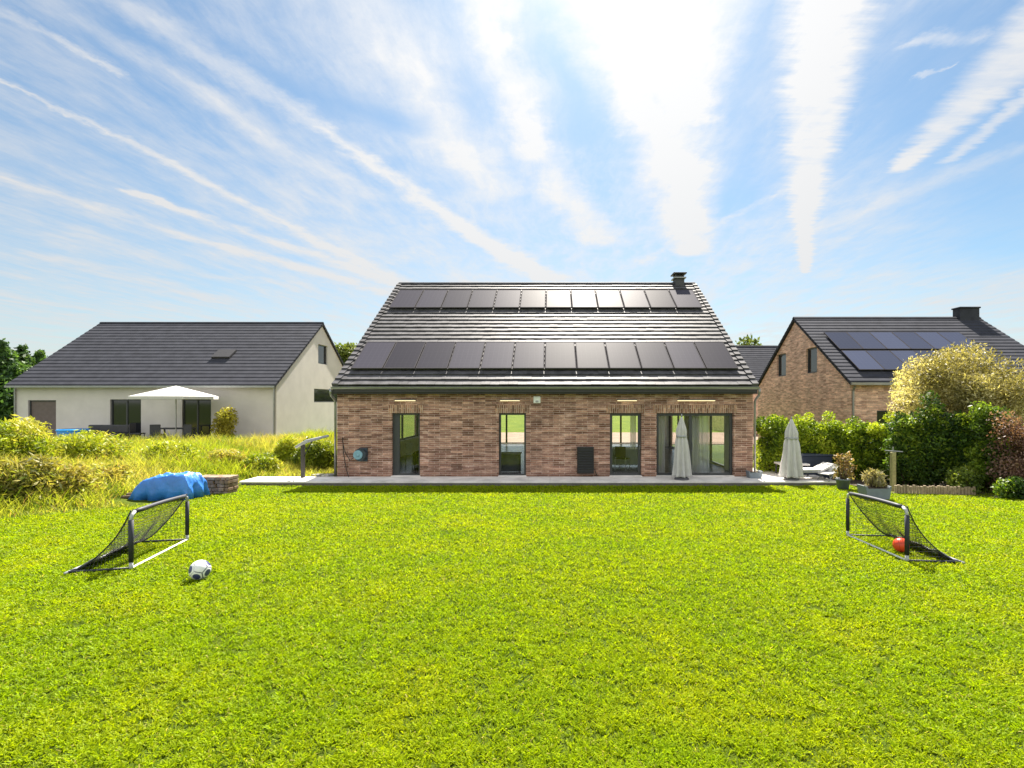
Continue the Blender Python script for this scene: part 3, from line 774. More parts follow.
MB().lathe([(.26, .004), (.25, .02), (.04, .05), (.035, .70)], n=20).build('leg', mMetal, o, smooth=True)
def chair(loc, rz, mat_, label):
    o = thing('chair', loc, label, 'chair', None, rz)
    MB().bevbox((-.23, -.22, .43), (.23, .22, .47), .015).build('seat', mat_, o)
    MB().bevbox((-.22, .19, .50), (.22, .225, .92), .012).build('backrest', mat_, o)
    for sx in (-.2, .2):
        for sy in (-.19, .2): MB().tube([(sx, sy, .43 if sy < 0 else .6), (sx*1.1, sy*1.12, .003)], .014, 6).build('leg', mMetal, o)
chair((2.75, 19.7, 0), 2.6, M('dark_chair', (.06,.04,.035), .6), 'dark chair behind the narrow glass door')
chair((-5.7, 21.2, 0), 1.2, M('white_chair', (.7,.7,.7), .5), 'pale chair behind the leftmost glass door')
o = thing('sideboard', (3.0, 20.9, 0), 'low pale grey cabinet behind the narrow glass door', 'cabinet')
MB().bevbox((-.7, -.25, .08), (.7, .25, .72), .01).build('body', M('grey_lacquer', (.3,.31,.33), .5), o); MB().bevbox((-.73, -.28, .722), (.73, .28, .76), .008).build('top', mWhite, o)
o = thing('armchair', (-5.05, 20.8, 0), 'dark armchair inside the leftmost glass door', 'armchair')
mAC = M('dark_cloth', (.05,.05,.055), .9)
MB().bevbox((-.35, -.35, .12), (.35, .35, .42), .06).build('seat', mAC, o, smooth=False); MB().bevbox((-.35, .25, .42), (.35, .42, .95), .07).build('backrest', mAC, o)
for sx in (-1, 1): MB().bevbox((sx*.42-.07, -.35, .1), (sx*.42+.07, .38, .62), .05).build('armrest', mAC, o)
o = thing('desk', (-2.0, 19.0, 0), 'dark desk or cabinet standing behind the lower part of the narrow window', 'desk')
MB().bevbox((-.6, -.28, .70), (.9, .28, .74), .008).build('top', M('desk_dark', (.10,.095,.095), .5), o)
MB().bevbox((-.57, .2, .01), (.87, .235, .70), .006).build('front_panel', M('desk_panel', (.09,.095,.11), .55), o)
for sx in (-.55, .83): MB().bevbox((sx-.02, -.25, .004), (sx+.02, .199, .70), .004).build('side_panel', mFascia, o)

# ------------------------------------------------------------------ football goals and balls
mNet = M('net_black', (.02,.02,.025), .8)
mPad = M('goal_padding', (.015,.018,.03), .6)
mGrey = M('grey_strap', (.42,.43,.46), .7)
def goal(A, B, depth, side, label, seed):
    """A, B: feet of the posts on the lawn (near, far); net runs to one side"""
    A = Vector((A[0], A[1], gz(*A))); B = Vector((B[0], B[1], gz(*B)))
    u_ = (B-A); Lg = u_.length; u_.normalize(); n_ = Vector((u_.y, -u_.x, 0)).normalized()*side
    o = thing('football_goal', A, label, 'football goal', 'pop-up football goals on the lawn')
    H = .76; up = Vector((0, 0, 1)); B = B-A; A = Vector((0, 0, 0))
    rg = random.Random(seed)
    for Q_ in (A, B):
        MB().tube([Q_+up*.11, Q_+up*(H-.10)], .030, 10).build('post', mPad, o, smooth=True)
        MB().tube([Q_+up*.0, Q_+up*.11], .024, 10).build('post_foot', mGrey, o, smooth=True)
    def arc(Q_, dr):
        return [Q_+up*(H-.10), Q_+up*(H-.03)+dr*.02, Q_+up*H+dr*.10]
    for Q_, dr in ((A, u_), (B, -u_)): MB().tube(arc(Q_, dr), .022, 10).build('corner_joint', mGrey, o, smooth=True)
    sag = [A+u_*(.10+(Lg-.2)*k/8)+up*(H+.012*math.sin(math.pi*k/8)) for k in range(9)]
    MB().tube(sag, .030, 10).build('crossbar', mPad, o, smooth=True)
    ra = A+n_*depth; rb = B+n_*depth
    lift = lambda p_: Vector((p_.x, p_.y, gz(p_.x+o.location.x, p_.y+o.location.y)-o.location.z+.03))
    for Q_, r_ in ((A, ra), (B, rb)):
        MB().tube([lift(Q_), lift(Q_+(r_-Q_)*.5), lift(r_)], .016, 8).build('base_bar', mPad, o, smooth=True)
    MB().tube([lift(ra-u_*.06), lift(ra+(rb-ra)*.5), lift(rb)], .016, 8).build('rear_bar', mGrey, o, smooth=True)
    MB().tube([lift(A), lift(A+(B-A)*.5), lift(B)], .014, 6).build('ground_strap', M('white_strap', (.75,.75,.72), .7), o)
    # sagging net: profile from the crossbar down and back to the rear bar
    def surf(s, t):      # s 0..1 along mouth, t 0..1 crossbar -> rear
        zz = H*(1-t)**2.1*(1-.10*math.sin(math.pi*s)*math.sin(math.pi*t)); hh = .055*math.sin(math.pi*min(1, t*1.02))
        bk = depth*(t**1.0)
        inset = .10*math.sin(math.pi*t)
        ss_ = s*(1-2*inset/Lg)+inset/Lg
        q_ = A+(B-A)*ss_+n_*bk; base = lift(q_).z-.005; k = (1-t)
        j = .012*math.sin(9*s+5*t)+.01*math.sin(23*s-7*t)
        return Vector((q_.x, q_.y, base+zz+hh+j*math.sin(math.pi*t)))
    net = MB(); NS, NTt = 38, 24
    for i in range(NS+1): net.tube([surf(i/NS, k/14) for k in range(15)], .0030, 3, False)
    for k in range(NTt+1): net.tube([surf(i/16, k/NTt) for i in range(17)], .0030, 3, False)
    # triangular side nets
    for s, Q_ in ((0, A), (1, B)):
        for k in range(1, 16):
            t_ = k/16; top = surf(s, t_); bot = lift(Q_+n_*depth*t_); net.tube([top, bot], .0022, 3, False)
        for k in range(1, 12):
            zt = k/12; pts = []
            for i in range(9):
                t_ = i/8*(1-zt)**.6; tp = surf(s, t_); bt = lift(Q_+n_*depth*t_); pts.append(bt+(tp-bt)*min(1, zt*H/max(.02, (tp-bt).length)))
            net.tube(pts, .0022, 3, False)
    net.build('net', mNet, o, fix=False)
    for s in (0, 1): MB().tube([surf(s, k/14) for k in range(15)], .009, 5).build('net_hem', mPad, o, smooth=True)
    # bunched grey fabric flap along the rear bar
    fl = MB(); vs = []; fs = []
    for i in range(17):
        for j in range(5):
            s = i/16*.75+.02; t_ = .66+.33*j/4; q_ = surf(s, t_); q_.z += .012+.02*math.sin(i*1.9+j)*math.sin(j*.9+.3); vs.append(q_)
    for i in range(16):
        for j in range(4): fs.append((i*5+j, i*5+j+1, i*5+j+6, i*5+j+5))
    fl.add(vs, fs)
    f_ = fl.build('net_flap', mGrey, o, smooth=True, fix=False); sm_ = f_.modifiers.new('thickness', 'SOLIDIFY'); sm_.thickness = .004
    return o
goal((-5.52, 6.73), (-6.04, 8.50), .68, -1, 'black pop-up football goal on the left side of the lawn by the white football', 1)
goal((4.95, 7.12), (5.13, 8.85), .70, 1, 'black pop-up football goal on the right with an orange ball in its net', 2)

def ball(loc, r, label, name, cols, patch):
    bm = bmesh.new(); bmesh.ops.create_icosphere(bm, subdivisions=6, radius=r)
    me = bpy.data.meshes.new(name)
    ph = (1+5**.5)/2; iv = []
    for a in (-1, 1):
        for b_ in (-ph, ph): iv += [(0, a, b_), (a, b_, 0), (b_, 0, a)]
    iv = np.array(iv); iv = iv/np.linalg.norm(iv, axis=1)[:, None]
    rot = np.array(Matrix.Rotation(.5, 3, (1, .3, .2)) @ Matrix.Rotation(.7, 3, 'Z')); iv = iv @ rot.T
    V = np.array([v_.co[:] for v_ in bm.verts]); Nn = V/np.linalg.norm(V, axis=1)[:, None]
    dt = np.sort(Nn @ iv.T, axis=1); top = dt[:, -1]; sec = dt[:, -2]
    C = np.tile(np.array(cols[0]), (len(V), 1))
    if patch:
        C[((top > .93) & (np.argmax(Nn @ iv.T, axis=1) % 3 != 0)) | ((top-sec < .05) & (Nn[:, 0] > .1))] = cols[1]
        seam = (top-sec < .015); C[seam] = (.12, .12, .14); groove = seam
    else:
        groove = np.zeros(len(V), bool)
        for ax in range(3): groove |= np.abs(Nn @ rot[ax]) < .02
        C[groove] = cols[1]
    V[groove] *= .985
    for v_, c_ in zip(bm.verts, V): v_.co = c_
    bm.to_mesh(me); bm.free(); me.polygons.foreach_set('use_smooth', [True]*len(me.polygons))
    at = me.color_attributes.new('Col', 'FLOAT_COLOR', 'POINT'); c4 = np.ones((len(V), 4)); c4[:, :3] = C; at.data.foreach_set('color', c4.ravel())
    m = bpy.data.materials.new(name+'_skin'); m.use_nodes = True; a = m.node_tree.nodes.new('ShaderNodeAttribute'); a.attribute_name = 'Col'
    m.node_tree.links.new(a.outputs['Color'], m.node_tree.nodes['Principled BSDF'].inputs['Base Color']); m.node_tree.nodes['Principled BSDF'].inputs['Roughness'].default_value = .35
    me.materials.append(m); o = bpy.data.objects.new(name, me); S.collection.objects.link(o); o.location = loc
    return tag(o, label, 'ball')
bx_, by_ = lawn_pt(200, 580); ball((bx_, by_, gz(bx_, by_)+.125), .118, 'white football with dark patches lying on the lawn', 'football', ((.78, .79, .8), (.05, .06, .16)), True)
bx_, by_ = lawn_pt(901, 553); ball((bx_, by_, gz(bx_, by_)+.118), .108, 'orange red ball lying inside the right-hand goal', 'ball', ((.75, .07, .02), (.3, .02, .01)), False)

# ------------------------------------------------------------------ left side: tarpaulin heap, stones, post
mTarp = M('blue_tarpaulin', (.03,.19,.62), .40, var=.2, vs=3, bump=.6, bs=5, spec=.7, bd=.05)
def tarp():
    X, Y = -10.2, 13.65; z = gz(X, Y)
    o = thing('tarpaulin_heap', (X, Y, z), 'blue plastic tarpaulin draped over a heap beside the lawn', 'tarpaulin')
    nx_, ny_ = 90, 60; vs = []; fs = []
    for i in range(nx_+1):
        for j in range(ny_+1):
            a = i/nx_*2-1; b_ = j/ny_*2-1
            x = a*.70; y = b_*.42+a*.12
            prof = (1-abs(a)**9)**.6*(1-abs(b_)**7)**.6
            lft = .45+.55*min(1, max(0, (a+1)/.8))
            q_ = Vector((x*1.6+y*.9, y*2.2-x*.5, 3)); c1_ = 1-abs(mnoise.noise(q_*1.0))*2; c2_ = 1-abs(mnoise.noise(q_*2.3+Vector((5, 1, 2))))*2; c3_ = 1-abs(mnoise.noise(q_*5.1))*2
            zz = .60*prof*lft+(.05*c1_+.035*c2_+.016*c3_)*min(1, prof*2)
            ripple = .05*mnoise.noise(Vector((x*2, y*2, 7)))+.02*c2_
            vs.append((x+ripple+(.06*math.sin(b_*7) if abs(a) > .97 else 0), y+ripple+(.06*math.sin(a*11) if abs(b_) > .97 else 0)-.12*(1-prof)*0, max(zz, -.01)+.012))
    for i in range(nx_):
        for j in range(ny_): q_ = i*(ny_+1)+j; fs.append((q_, q_+ny_+1, q_+ny_+2, q_+1))
    m_ = MB(); m_.add(vs, fs); c_ = m_.build('cover', mTarp, o, smooth=True, fix=False); sm_ = c_.modifiers.new('thickness', 'SOLIDIFY'); sm_.thickness = .004
    lg_ = MB()
    for k in range(4): lg_.tube([(-.9+.04*k, -.4+.12*k, .10+.05*(k % 2)), (-.5, -.32+.12*k, .13+.05*(k % 2))], .055, 8)
    lg_.build('log', mBark, o)
tarp()
def stone_stack(X, Y, W_, D_, H_, label, cols, seed, rows=5, name='stone_stack'):
    z = gz(X, Y); o = thing(name, (X, Y, z), label, 'stone pile'); rg = random.Random(seed); m_ = MB(); n_ = MB()
    for r_ in range(rows):
        x = -W_/2
        while x < W_/2:
            w = rg.uniform(.13, .26)
            for yy_ in (-D_/2, 0):
                (m_ if rg.random() < .6 else n_).bevbox((x+.006, yy_+rg.uniform(-.03, .03), r_*H_/rows+.003), (min(x+w, W_/2+.05)-.006, yy_+D_/2-.01, (r_+1)*H_/rows-.006), .015)
            x += w
    m_.build('stones', cols[0], o); n_.build('pale_stones', cols[1], o)
stone_stack(-9.75, 14.9, .95, .5, .52, 'low brown stack of old bricks between the blue tarpaulin and the terrace', (M('old_brick', (.20,.13,.08), .9, var=.4), M('old_brick_pale', (.28,.20,.14), .9, var=.3)), 4)
stone_stack(-8.15, 18.35, .75, .4, .20, 'small flat grey stack of slabs beside the left end of the house', (M('slab_grey', (.22,.22,.23), .9, var=.2), M('slab_pale', (.5,.47,.43), .9)), 5, rows=2)
# post with a slanting arm
o = thing('garden_post', (-8.6, 17.75, -.1), 'dark upright post with a slanting grey arm beside the left end of the house', 'post')
MB().bevbox((-.055, -.055, -.1), (.055, .055, 1.25), .01).build('post', M('post_dark', (.05,.045,.04), .8), o)
MB().tube([(-.25, 0, 1.15), (.15, -.05, 1.36), (.95, -.15, 1.56)], [.05, .06, .04], 8).build('arm', M('arm_grey', (.35,.36,.38), .6), o, smooth=True)
MB().tube([(.0, 0, .75), (.35, -.06, 1.38)], .018, 6).build('brace', mBlack, o)

# wild meadow on the left
mMead = leaf_mat('meadow_leaf', .5, .6, .2)
N = 260000
x = -36+rng.random(N)*28.3; y = 8.5+rng.random(N)**1.25*24
okm = ((x < edge_x(np.minimum(y, 17))-.1+rng.normal(0, .15, N)) | ((y > 18.1) & (x < -7.75))) & (x > -1.12*y-5) & ~((x < -15.3) & (y > 25.2))
dt_ = ((np.abs(x+10.15) < 1.0) & (np.abs(y-13.4) < .95)) | ((np.abs(x+9.5) < .7) & (np.abs(y-15) < .7)); okm &= ~dt_
okm &= ~((x > -10.55) & (y < 18.0) & (y > 14.9))
x, y = x[okm], y[okm]; n = len(x)
c1 = vnoise(x, y, .7, 11); c2 = vnoise(x, y, 2.4, 12); c3 = vnoise(x, y, .33, 13)
hh = (.20+.45*c1+.28*c2)*np.interp(x, [-14, -9], [1.1, .75])*(.6+.6*rng.random(n)); hh = np.where(y < 18, hh, hh*.9)
edge_d = np.clip((edge_x(np.minimum(y, 17))-x)/1.2, .25, 1); hh = np.where(y < 18, hh*edge_d, hh)
gold = np.array([.50, .43, .12]); gg = np.array([.32, .39, .025]); dk = np.array([.15, .23, .015]); rd = np.array([.42, .26, .11])
k = np.clip(c3*1.2-.25+(rng.random(n)-.5)*.5, 0, 1)[:, None]; col = gg*(1-k)+gold*k
col = np.where((c2 < .28)[:, None], dk, col); col = np.where((rng.random(n) < .05)[:, None], rd, col); col *= (.7+.5*rng.random(n)[:, None])
mg = blades('meadow_grass', x, y, hh, (.008+.018*rng.random(n)**2), .35+.6*rng.random(n), col, mMead, tipk=.2)
tag(mg, 'tall unmown golden and green meadow grass left of the lawn', 'grass', kind='stuff')
YG = [(.12,.18,.012), (.25,.32,.018), (.38,.42,.03), (.48,.44,.09)]
GD = [(.20,.22,.03), (.42,.33,.09), (.46,.45,.09), (.26,.34,.03)]
DKG = [(.03,.06,.012), (.06,.10,.015), (.11,.16,.02)]
for i, (px, py, Y, w, h, cols_, lab) in enumerate((
    (18, 0, 11.9, 1.8, .78, [(.05,.07,.015), (.17,.17,.03), (.38,.33,.08), (.22,.30,.03)], 'dark-centred wild bush at the far left edge of the lawn'),
    (62, 0, 12.6, 1.6, .62, GD, 'rusty golden wild bush left of the blue tarpaulin'),
    (5, 0, 15.5, 2.6, 1.15, YG, 'tall yellow green bush at the left edge behind the dark-centred bush'),
    (112, 0, 14.4, 1.1, .48, GD, 'small reddish gold bush just behind the left of the blue tarpaulin'),
    (90, 0, 17.5, 2.4, .70, YG, 'wide green bush in the meadow behind the rusty golden bush'),
    (170, 0, 18.5, 2.0, .5, YG, 'low yellow bush in the meadow behind the blue tarpaulin'),
    (228, 0, 19.5, 1.5, .5, GD, 'low golden bush in the meadow left of the terrace end'),
    (262, 0, 19.2, 1.3, .55, YG, 'low yellow green bush behind the left end of the terrace'),
    (318, 0, 20.6, 1.7, 1.15, [(.06,.10,.012), (.20,.26,.02), (.34,.38,.03)], 'bright yellow green bush touching the left corner of the house'),
    (290, 0, 21.5, 1.5, .9, YG, 'yellow green bush behind the dark post'))):
    X = (px-PX)/F*Y
    shrub('wild_bush', (X, Y), (w, w, h), lab, 'bush', cols_, 40+i, n=int(9000*w*h)+3000, leaf=.042, group='wild bushes in the meadow', m=34, aspect=3.6, cr=.15, shell=.4)

# ------------------------------------------------------------------ right side: hedge, conifers, yellow tree
HED = [(.03,.06,.008), (.12,.20,.012), (.30,.40,.02), (.46,.52,.04)]
hedge_spots = [(772, 19.6, 1.35, 2.25, 'the hedge bush nearest the right corner of the brick house'), (804, 19.5, 1.35, 2.2, 'second hedge bush from the house, just behind the right-hand closed parasol'),
               (832, 19.0, 1.3, 2.15, 'third hedge bush from the house, right of the closed parasol'), (858, 18.4, 1.25, 2.12, 'fourth hedge bush from the house, behind the rusty-leaved plant'),
               (884, 17.8, 1.2, 2.18, 'last hedge bush before the conifers, behind the T-shaped post')]
for i, (px, Y, w, h, lab) in enumerate(hedge_spots):
    shrub('hedge_bush', ((px-PX)/F*Y, Y), (w*1.15, w, h), 'bright green '+lab.replace('the hedge bush', 'hedge bush'), 'hedge bush', HED, 60+i, n=15000, leaf=.055, group='bushes of the hedge right of the house', m=60, shell=.7, cr=.14)
CON = [(.012,.03,.008), (.035,.08,.014), (.10,.18,.018), (.30,.38,.03)]
for i, (px, Y, w, h, lab) in enumerate((
    (906, 16.6, 1.4, 2.4, 'dark green conifer right of the T-shaped post'),
    (934, 16.2, 1.5, 2.55, 'green conifer below the left of the golden round tree'),
    (966, 15.7, 1.45, 2.35, 'dark dense conifer below the middle of the golden round tree'),
    (990, 15.1, 1.4, 2.5, 'light-tipped conifer just left of the reddish shrub'),)):
    shrub('conifer', ((px-PX)/F*Y, Y), (w, w, h), lab, 'conifer', CON if i != 3 else [(.03,.06,.010), (.12,.20,.02), (.28,.38,.03)], 80+i, n=16000, leaf=.045, group='conifers along the right boundary', m=70, shell=.6, aspect=2.4, cone=.35, cr=.13)
shrub('reddish_shrub', (((1022-PX)/F*14.4), 14.4), (1.7, 1.5, 2.25), 'reddish brown leaved shrub at the right edge of the picture', 'shrub', [(.10,.05,.04), (.22,.12,.09), (.34,.22,.17)], 91, n=9000, leaf=.045, m=50, cr=.15)
shrub('low_shrub', ((962-PX)/F*14.8, 14.75), (1.0, .8, .75), 'low green shrub at the foot of the conifers with yellow tips', 'shrub', [(.06,.10,.02), (.16,.22,.03), (.3,.34,.05)], 92, n=2500, leaf=.05, m=9)
shrub('low_shrub', ((1016-PX)/F*13.6, 13.7), (1.0, .8, .5), 'dark low shrub below the reddish shrub', 'shrub', CON, 93, n=2800, leaf=.05, m=9)
tree('golden_tree', (14.15, 17.8), 5.15, 2.55, 'large round golden variegated tree above the conifers', 'tree',
     [(.11,.10,.03), (.28,.25,.09), (.54,.48,.22), (.70,.64,.36)], 101, n=62000, leaf=.036, trunk_r=.16, trunk_h=.3, m=170, asp=3.2, cf=.2)
shrub('clipped_bush', ((780-PX)/F*24, 24.5), (2.2, 1.3, 2.05), 'dark clipped bush standing behind the hedge beside the orange brick house', 'bush', DKG, 94, n=6000, leaf=.06, m=12)
# planting bed with log edging
o = thing('log_edging', (10.9, 14.35, gz(10.9, 14.35)), 'low palisade of short weathered logs edging the conifer bed', 'garden edging')
le = MB()
for k in range(26):
    le.tube([(-1.0+k*.08, .35-.012*k+.04*math.sin(k*.5), -.1), (-1.0+k*.08, .35-.012*k+.04*math.sin(k*.5), .24+.02*math.sin(k*2.3))], .038, 8)
le.build('logs', mWood, o)
mSoil = M('bed_soil', (.07,.05,.035), .95, var=.3, vs=8, bump=1)
bed = MB(); bed.add([(9.9, 14.85, gz(10, 14.9)+.02), (14, 12.9, gz(14, 12.9)+.02), (16, 17.5, gz(16, 17.5)+.02), (14, 20, -.13), (8, 20.4, -.13), (8.2, 19, -.13), (9.9, 17.4, -.13)], [(0, 1, 2, 3, 4, 5, 6)])
bo = bed.build('soil_bed', mSoil); tag(bo, kind='structure')
# T post
X = (893-PX)/F*15.3
o = thing('clothes_post', (X, 15.3, gz(X, 15.3)), 'mossy wooden post with a thin crossbar on top standing before the hedge', 'post')
MB().bevbox((-.06, -.06, -.1), (.06, .06, 1.18), .012).build('post', mWoodG, o)
MB().tube([(-.28, -.05, 1.24), (.32, .05, 1.19)], .018, 8).build('crossbar', mMetal, o)
MB().tube([(0, 0, 1.18), (0, 0, 1.34)], .02, 8).build('bracket', mMetal, o)
# grey planter box with dry plant, round pot with rusty shrub
X, Y = (874-PX)/F*13.6, 13.6
o = thing('planter_box', (X, Y, gz(X, Y)), 'blue grey rectangular planter behind the right-hand goal', 'planter')
pb = MB(); pb.prism([(-.28, 0), (.28, 0), (.34, .38), (.30, .38), (.26, .32), (-.26, .32), (-.30, .38), (-.34, .38)], 'y', -.2, .2); pb.build('box', mGreyP, o)
MB().box((-.25, -.18, .30), (.25, .18, .335)).build('soil', mSoil, o)
shrub('dry_plant', (X, Y), (.75, .5, .42), 'dry beige plant growing in the blue grey planter', 'plant', [(.20,.17,.10), (.34,.29,.17), (.24,.26,.08)], 95, n=900, leaf=.035, z=gz(X, Y)+.33, m=7, aspect=4)
X, Y = (843-PX)/F*15.9, 15.9
o = thing('plant_pot', (X, Y, gz(X, Y)), 'dark round pot at the right end of the terrace holding the rusty-leaved plant', 'plant pot')
MB().lathe([(.15, .003), (.2, .3), (.22, .3), (.22, .34), (.18, .34), (.17, .28), (.02, .28)], n=24).build('pot', mGreyP, o, smooth=True)
shrub('rusty_plant', (X, Y), (.8, .6, .85), 'loose plant with rusty orange leaves in a pot at the end of the terrace', 'plant', [(.12,.14,.04), (.26,.16,.08), (.34,.29,.12)], 96, n=650, leaf=.055, z=gz(X, Y)+.29, m=11)
# loungers / low table on the right end of the terrace
o = thing('sun_lounger', (8.75, 17.5, 0), 'pale grey sun lounger beside the right-hand closed parasol', 'sun lounger', None, .12)
MB().bevbox((-.55, -.3, .24), (.75, .3, .29), .012).build('frame', mMetal, o)
MB().bevbox((-.53, -.28, .292), (.35, .28, .35), .025).build('cushion', mCanvas, o)
MB().obox((.55, 0, .38), (.26, 0, .12), (0, .28, 0), (-.012, 0, .028)).build('backrest', mCanvas, o)
for sx in (-.5, .65):
    for sy in (-.26, .26): MB().tube([(sx, sy, .24), (sx*1.03, sy, .004)], .018, 8).build('leg', mMetal, o)
o = thing('low_table', (8.72, 18.55, -.004), 'low pale table with dark legs behind the sun lounger', 'table', None, -.05)
MB().bevbox((-.5, -.35, .36), (.5, .35, .42), .01).build('table_top', mConc, o)
for sx in (-.44, .44):
    for sy in (-.29, .29): MB().bevbox((sx-.025, sy-.025, .002), (sx+.025, sy+.025, .36), .005).build('leg', mFrame, o)
o = thing('folding_chair', (9.25, 17.15, 0), 'low grey folding chair at the right end of the terrace', 'chair', None, .5)
MB().obox((0, 0, .24), (.2, 0, .02), (0, .2, 0), (0, 0, .012)).build('seat', mCanvas, o)
MB().obox((.26, 0, .38), (.08, 0, .14), (0, .2, 0), (.012, 0, -.006)).build('backrest', mCanvas, o)
for sy in (-.2, .2):
    MB().tube([(-.22, sy, .004), (.32, sy, .5)], .014, 6).build('frame', mMetal, o); MB().tube([(.22, sy, .004), (-.18, sy, .25)], .014, 6).build('leg', mMetal, o)
o = thing('storage_box', (9.6, 18.75, -.12), 'dark navy garden storage box in front of the hedge', 'storage box')
MB().bevbox((-.55, -.28, .0), (.55, .28, .78), .02).build('box', M('navy_plastic', (.02,.03,.055), .55), o); MB().bevbox((-.58, -.31, .782), (.58, .31, .85), .02).build('lid', M('navy_lid', (.03,.04,.07), .5), o)
o = thing('planter', (7.02, 17.7, 0.0), 'small grey trough planter at the right corner of the brick wall', 'planter')
tp = MB(); tp.prism([(-.2, .003), (.2, .003), (.24, .24), (.2, .24), (.18, .2), (-.18, .2), (-.2, .24), (-.24, .24)], 'y', -.15, .15); tp.build('box', mGreyP, o)
MB().box((-.17, -.13, .17), (.17, .13, .205)).build('soil', mSoil, o)
for i, (X, Y, h) in enumerate(((7.35, 18.5, .85), (7.62, 18.8, .8))):
    o = thing('plant_stake', (X, Y, -.12), ['thin stake with a sparse climbing plant at the right corner of the house', 'second thin stake with a sparse plant, nearer the hedge'][i], 'plant stake', 'plant stakes by the house corner')
    MB().tube([(0, 0, -.1), (.01, 0, h)], .009, 6).build('stake', mFrame, o)
    V, Q, C = leaves([(0, 0, h*.75), (.04, 0, h), (-.04, 0, h*.5)], [.1, .12, .07], 90, .04, YG, 120+i); big_mesh('leaves', V, Q, C, mLeaf, o)

# ------------------------------------------------------------------ neighbouring houses
def simple_win(parent, org, a, b_, z0, z1, t, axis='x', inward=1, dark=None, name='window', label=None, split=None, glassm=None):
    """glazed unit set into the wall face: frame proud by 3 mm, pane recessed"""
    fm = MB(); w = .07
    def bx(mb, p0, p1, q0, q1, d0, d1):
        d0 *= inward; d1 *= inward
        lo, hi = min(d0, d1), max(d0, d1)
        if axis == 'x': mb.box((p0, t+lo, q0), (p1, t+hi, q1))
        else: mb.box((t+lo, p0, q0), (t+hi, p1, q1))
    bx(fm, a, a+w, z0, z1, -.012, .08); bx(fm, b_-w, b_, z0, z1, -.012, .08)
    bx(fm, a+w, b_-w, z1-w, z1, -.010, .078); bx(fm, a+w, b_-w, z0, z0+w, -.010, .078)
    if split: bx(fm, split-.04, split+.04, z0+w, z1-w, -.008, .076)
    fr = fm.build(name, dark or mFrame, parent, org)
    if label: fr['label'] = label
    pm = MB(); bx(pm, a+w, b_-w, z0+w, z1-w, .03, .042); pm.build('pane', glassm or mDarkGlass, fr, org)
    return fr
mDarkGlass = bpy.data.materials.new('dark_glass'); mDarkGlass.use_nodes = True
b = mDarkGlass.node_tree.nodes['Principled BSDF']; b.inputs['Base Color'].default_value = (.02, .022, .025, 1); b.inputs['Roughness'].default_value = .05; b.inputs['Specular IOR Level'].default_value = .7

def house_shell(name, label, x0, x1, y0, y1, zb, ez, rz, over, wallm, roofm, front_ops, left_ops, right_ops, gtop=()):
    """gabled house with ridge along x and real openings"""
    org = (x0, y0, zb); h = thing(name, org, label, 'house'); ry = (y0+y1)/2; sl = (rz-ez)/(ry-y0); t = .3
    w = MB(); wall_open(w, x0, x1, zb-.4, ez-.12, y0, y0+t, front_ops); w.build('wall', wallm, h, org)
    w = MB(); w.box((x0, y1-t, zb-.4), (x1, y1, ez-.12)); w.build('wall', wallm, h, org)
    for xa, ops in ((x0, left_ops), (x1-t, right_ops)):
        w = MB(); wall_open(w, y0+t, y1-t, zb-.4, ez-.12, xa, xa+t, [o_ for o_ in ops if o_[3] < ez-.12], 'y')
        # gable: slices so that attic windows can be real openings
        up_ = [o_ for o_ in ops if o_[3] >= ez-.12]
        cuts = sorted({y0+.005, y1-.005, ry, *[v_ for o_ in up_ for v_ in o_[:2]]})
        f = lambda y: rz-abs(y-ry)*sl-.14
        for i in range(len(cuts)-1):
            ya, yb = cuts[i], cuts[i+1]; ym = (ya+yb)/2; op = [o_ for o_ in up_ if o_[0] <= ym <= o_[1]]
            if not op: w.prism([(ya, ez-.12), (yb, ez-.12), (yb, f(yb)), (ya, f(ya))], 'x', xa, xa+t)
            else:
                o_ = op[0]
                if o_[2] > ez-.12: w.prism([(ya, ez-.12), (yb, ez-.12), (yb, o_[2]), (ya, o_[2])], 'x', xa, xa+t)
                w.prism([(ya, o_[3]), (yb, o_[3]), (yb, f(yb)), (ya, f(ya))], 'x', xa, xa+t)
        w.build('wall', wallm, h, org)
    w = MB(); w.box((x0+t, y0+t, ez-.4), (x1-t, y1-t, ez-.3)); w.box((x0+t, y0+t, zb-.2), (x1-t, y1-t, zb)); w.build('floor', mPlaster, h, org)
    # roof in courses
    rm = MB(); oy = over; n = 20; ya, za = y0-oy, ez-oy*sl
    for side in (0, 1):
        for c_ in range(n):
            k0, k1 = c_/n, (c_+1)/n
            yA, zA = ya+(ry-ya)*k0, za+(rz-za)*k0; yB, zB = ya+(ry-ya)*(k1+.01), za+(rz-za)*(k1+.01)
            if side: yA, yB = 2*ry-yA, 2*ry-yB
            rm.prism([(yA, zA+.05), (yB, zB+.015), (yB, zB-.13), (yA, zA-.13)], 'x', x0-.12, x1+.12)
    rf = rm.build('roof', roofm, h, org)
    MB().prism([(ry-.14, rz-.02), (ry, rz+.08), (ry+.14, rz-.02)], 'x', x0-.125, x1+.125).build('ridge_cap', roofm, rf, org)
    MB().box((x0-.1, ya-.10, za-.14), (x1+.1, ya-.002, za-.03)).build('gutter', mZinc, h, org)
    return h, org, (ya, za, ry, sl)
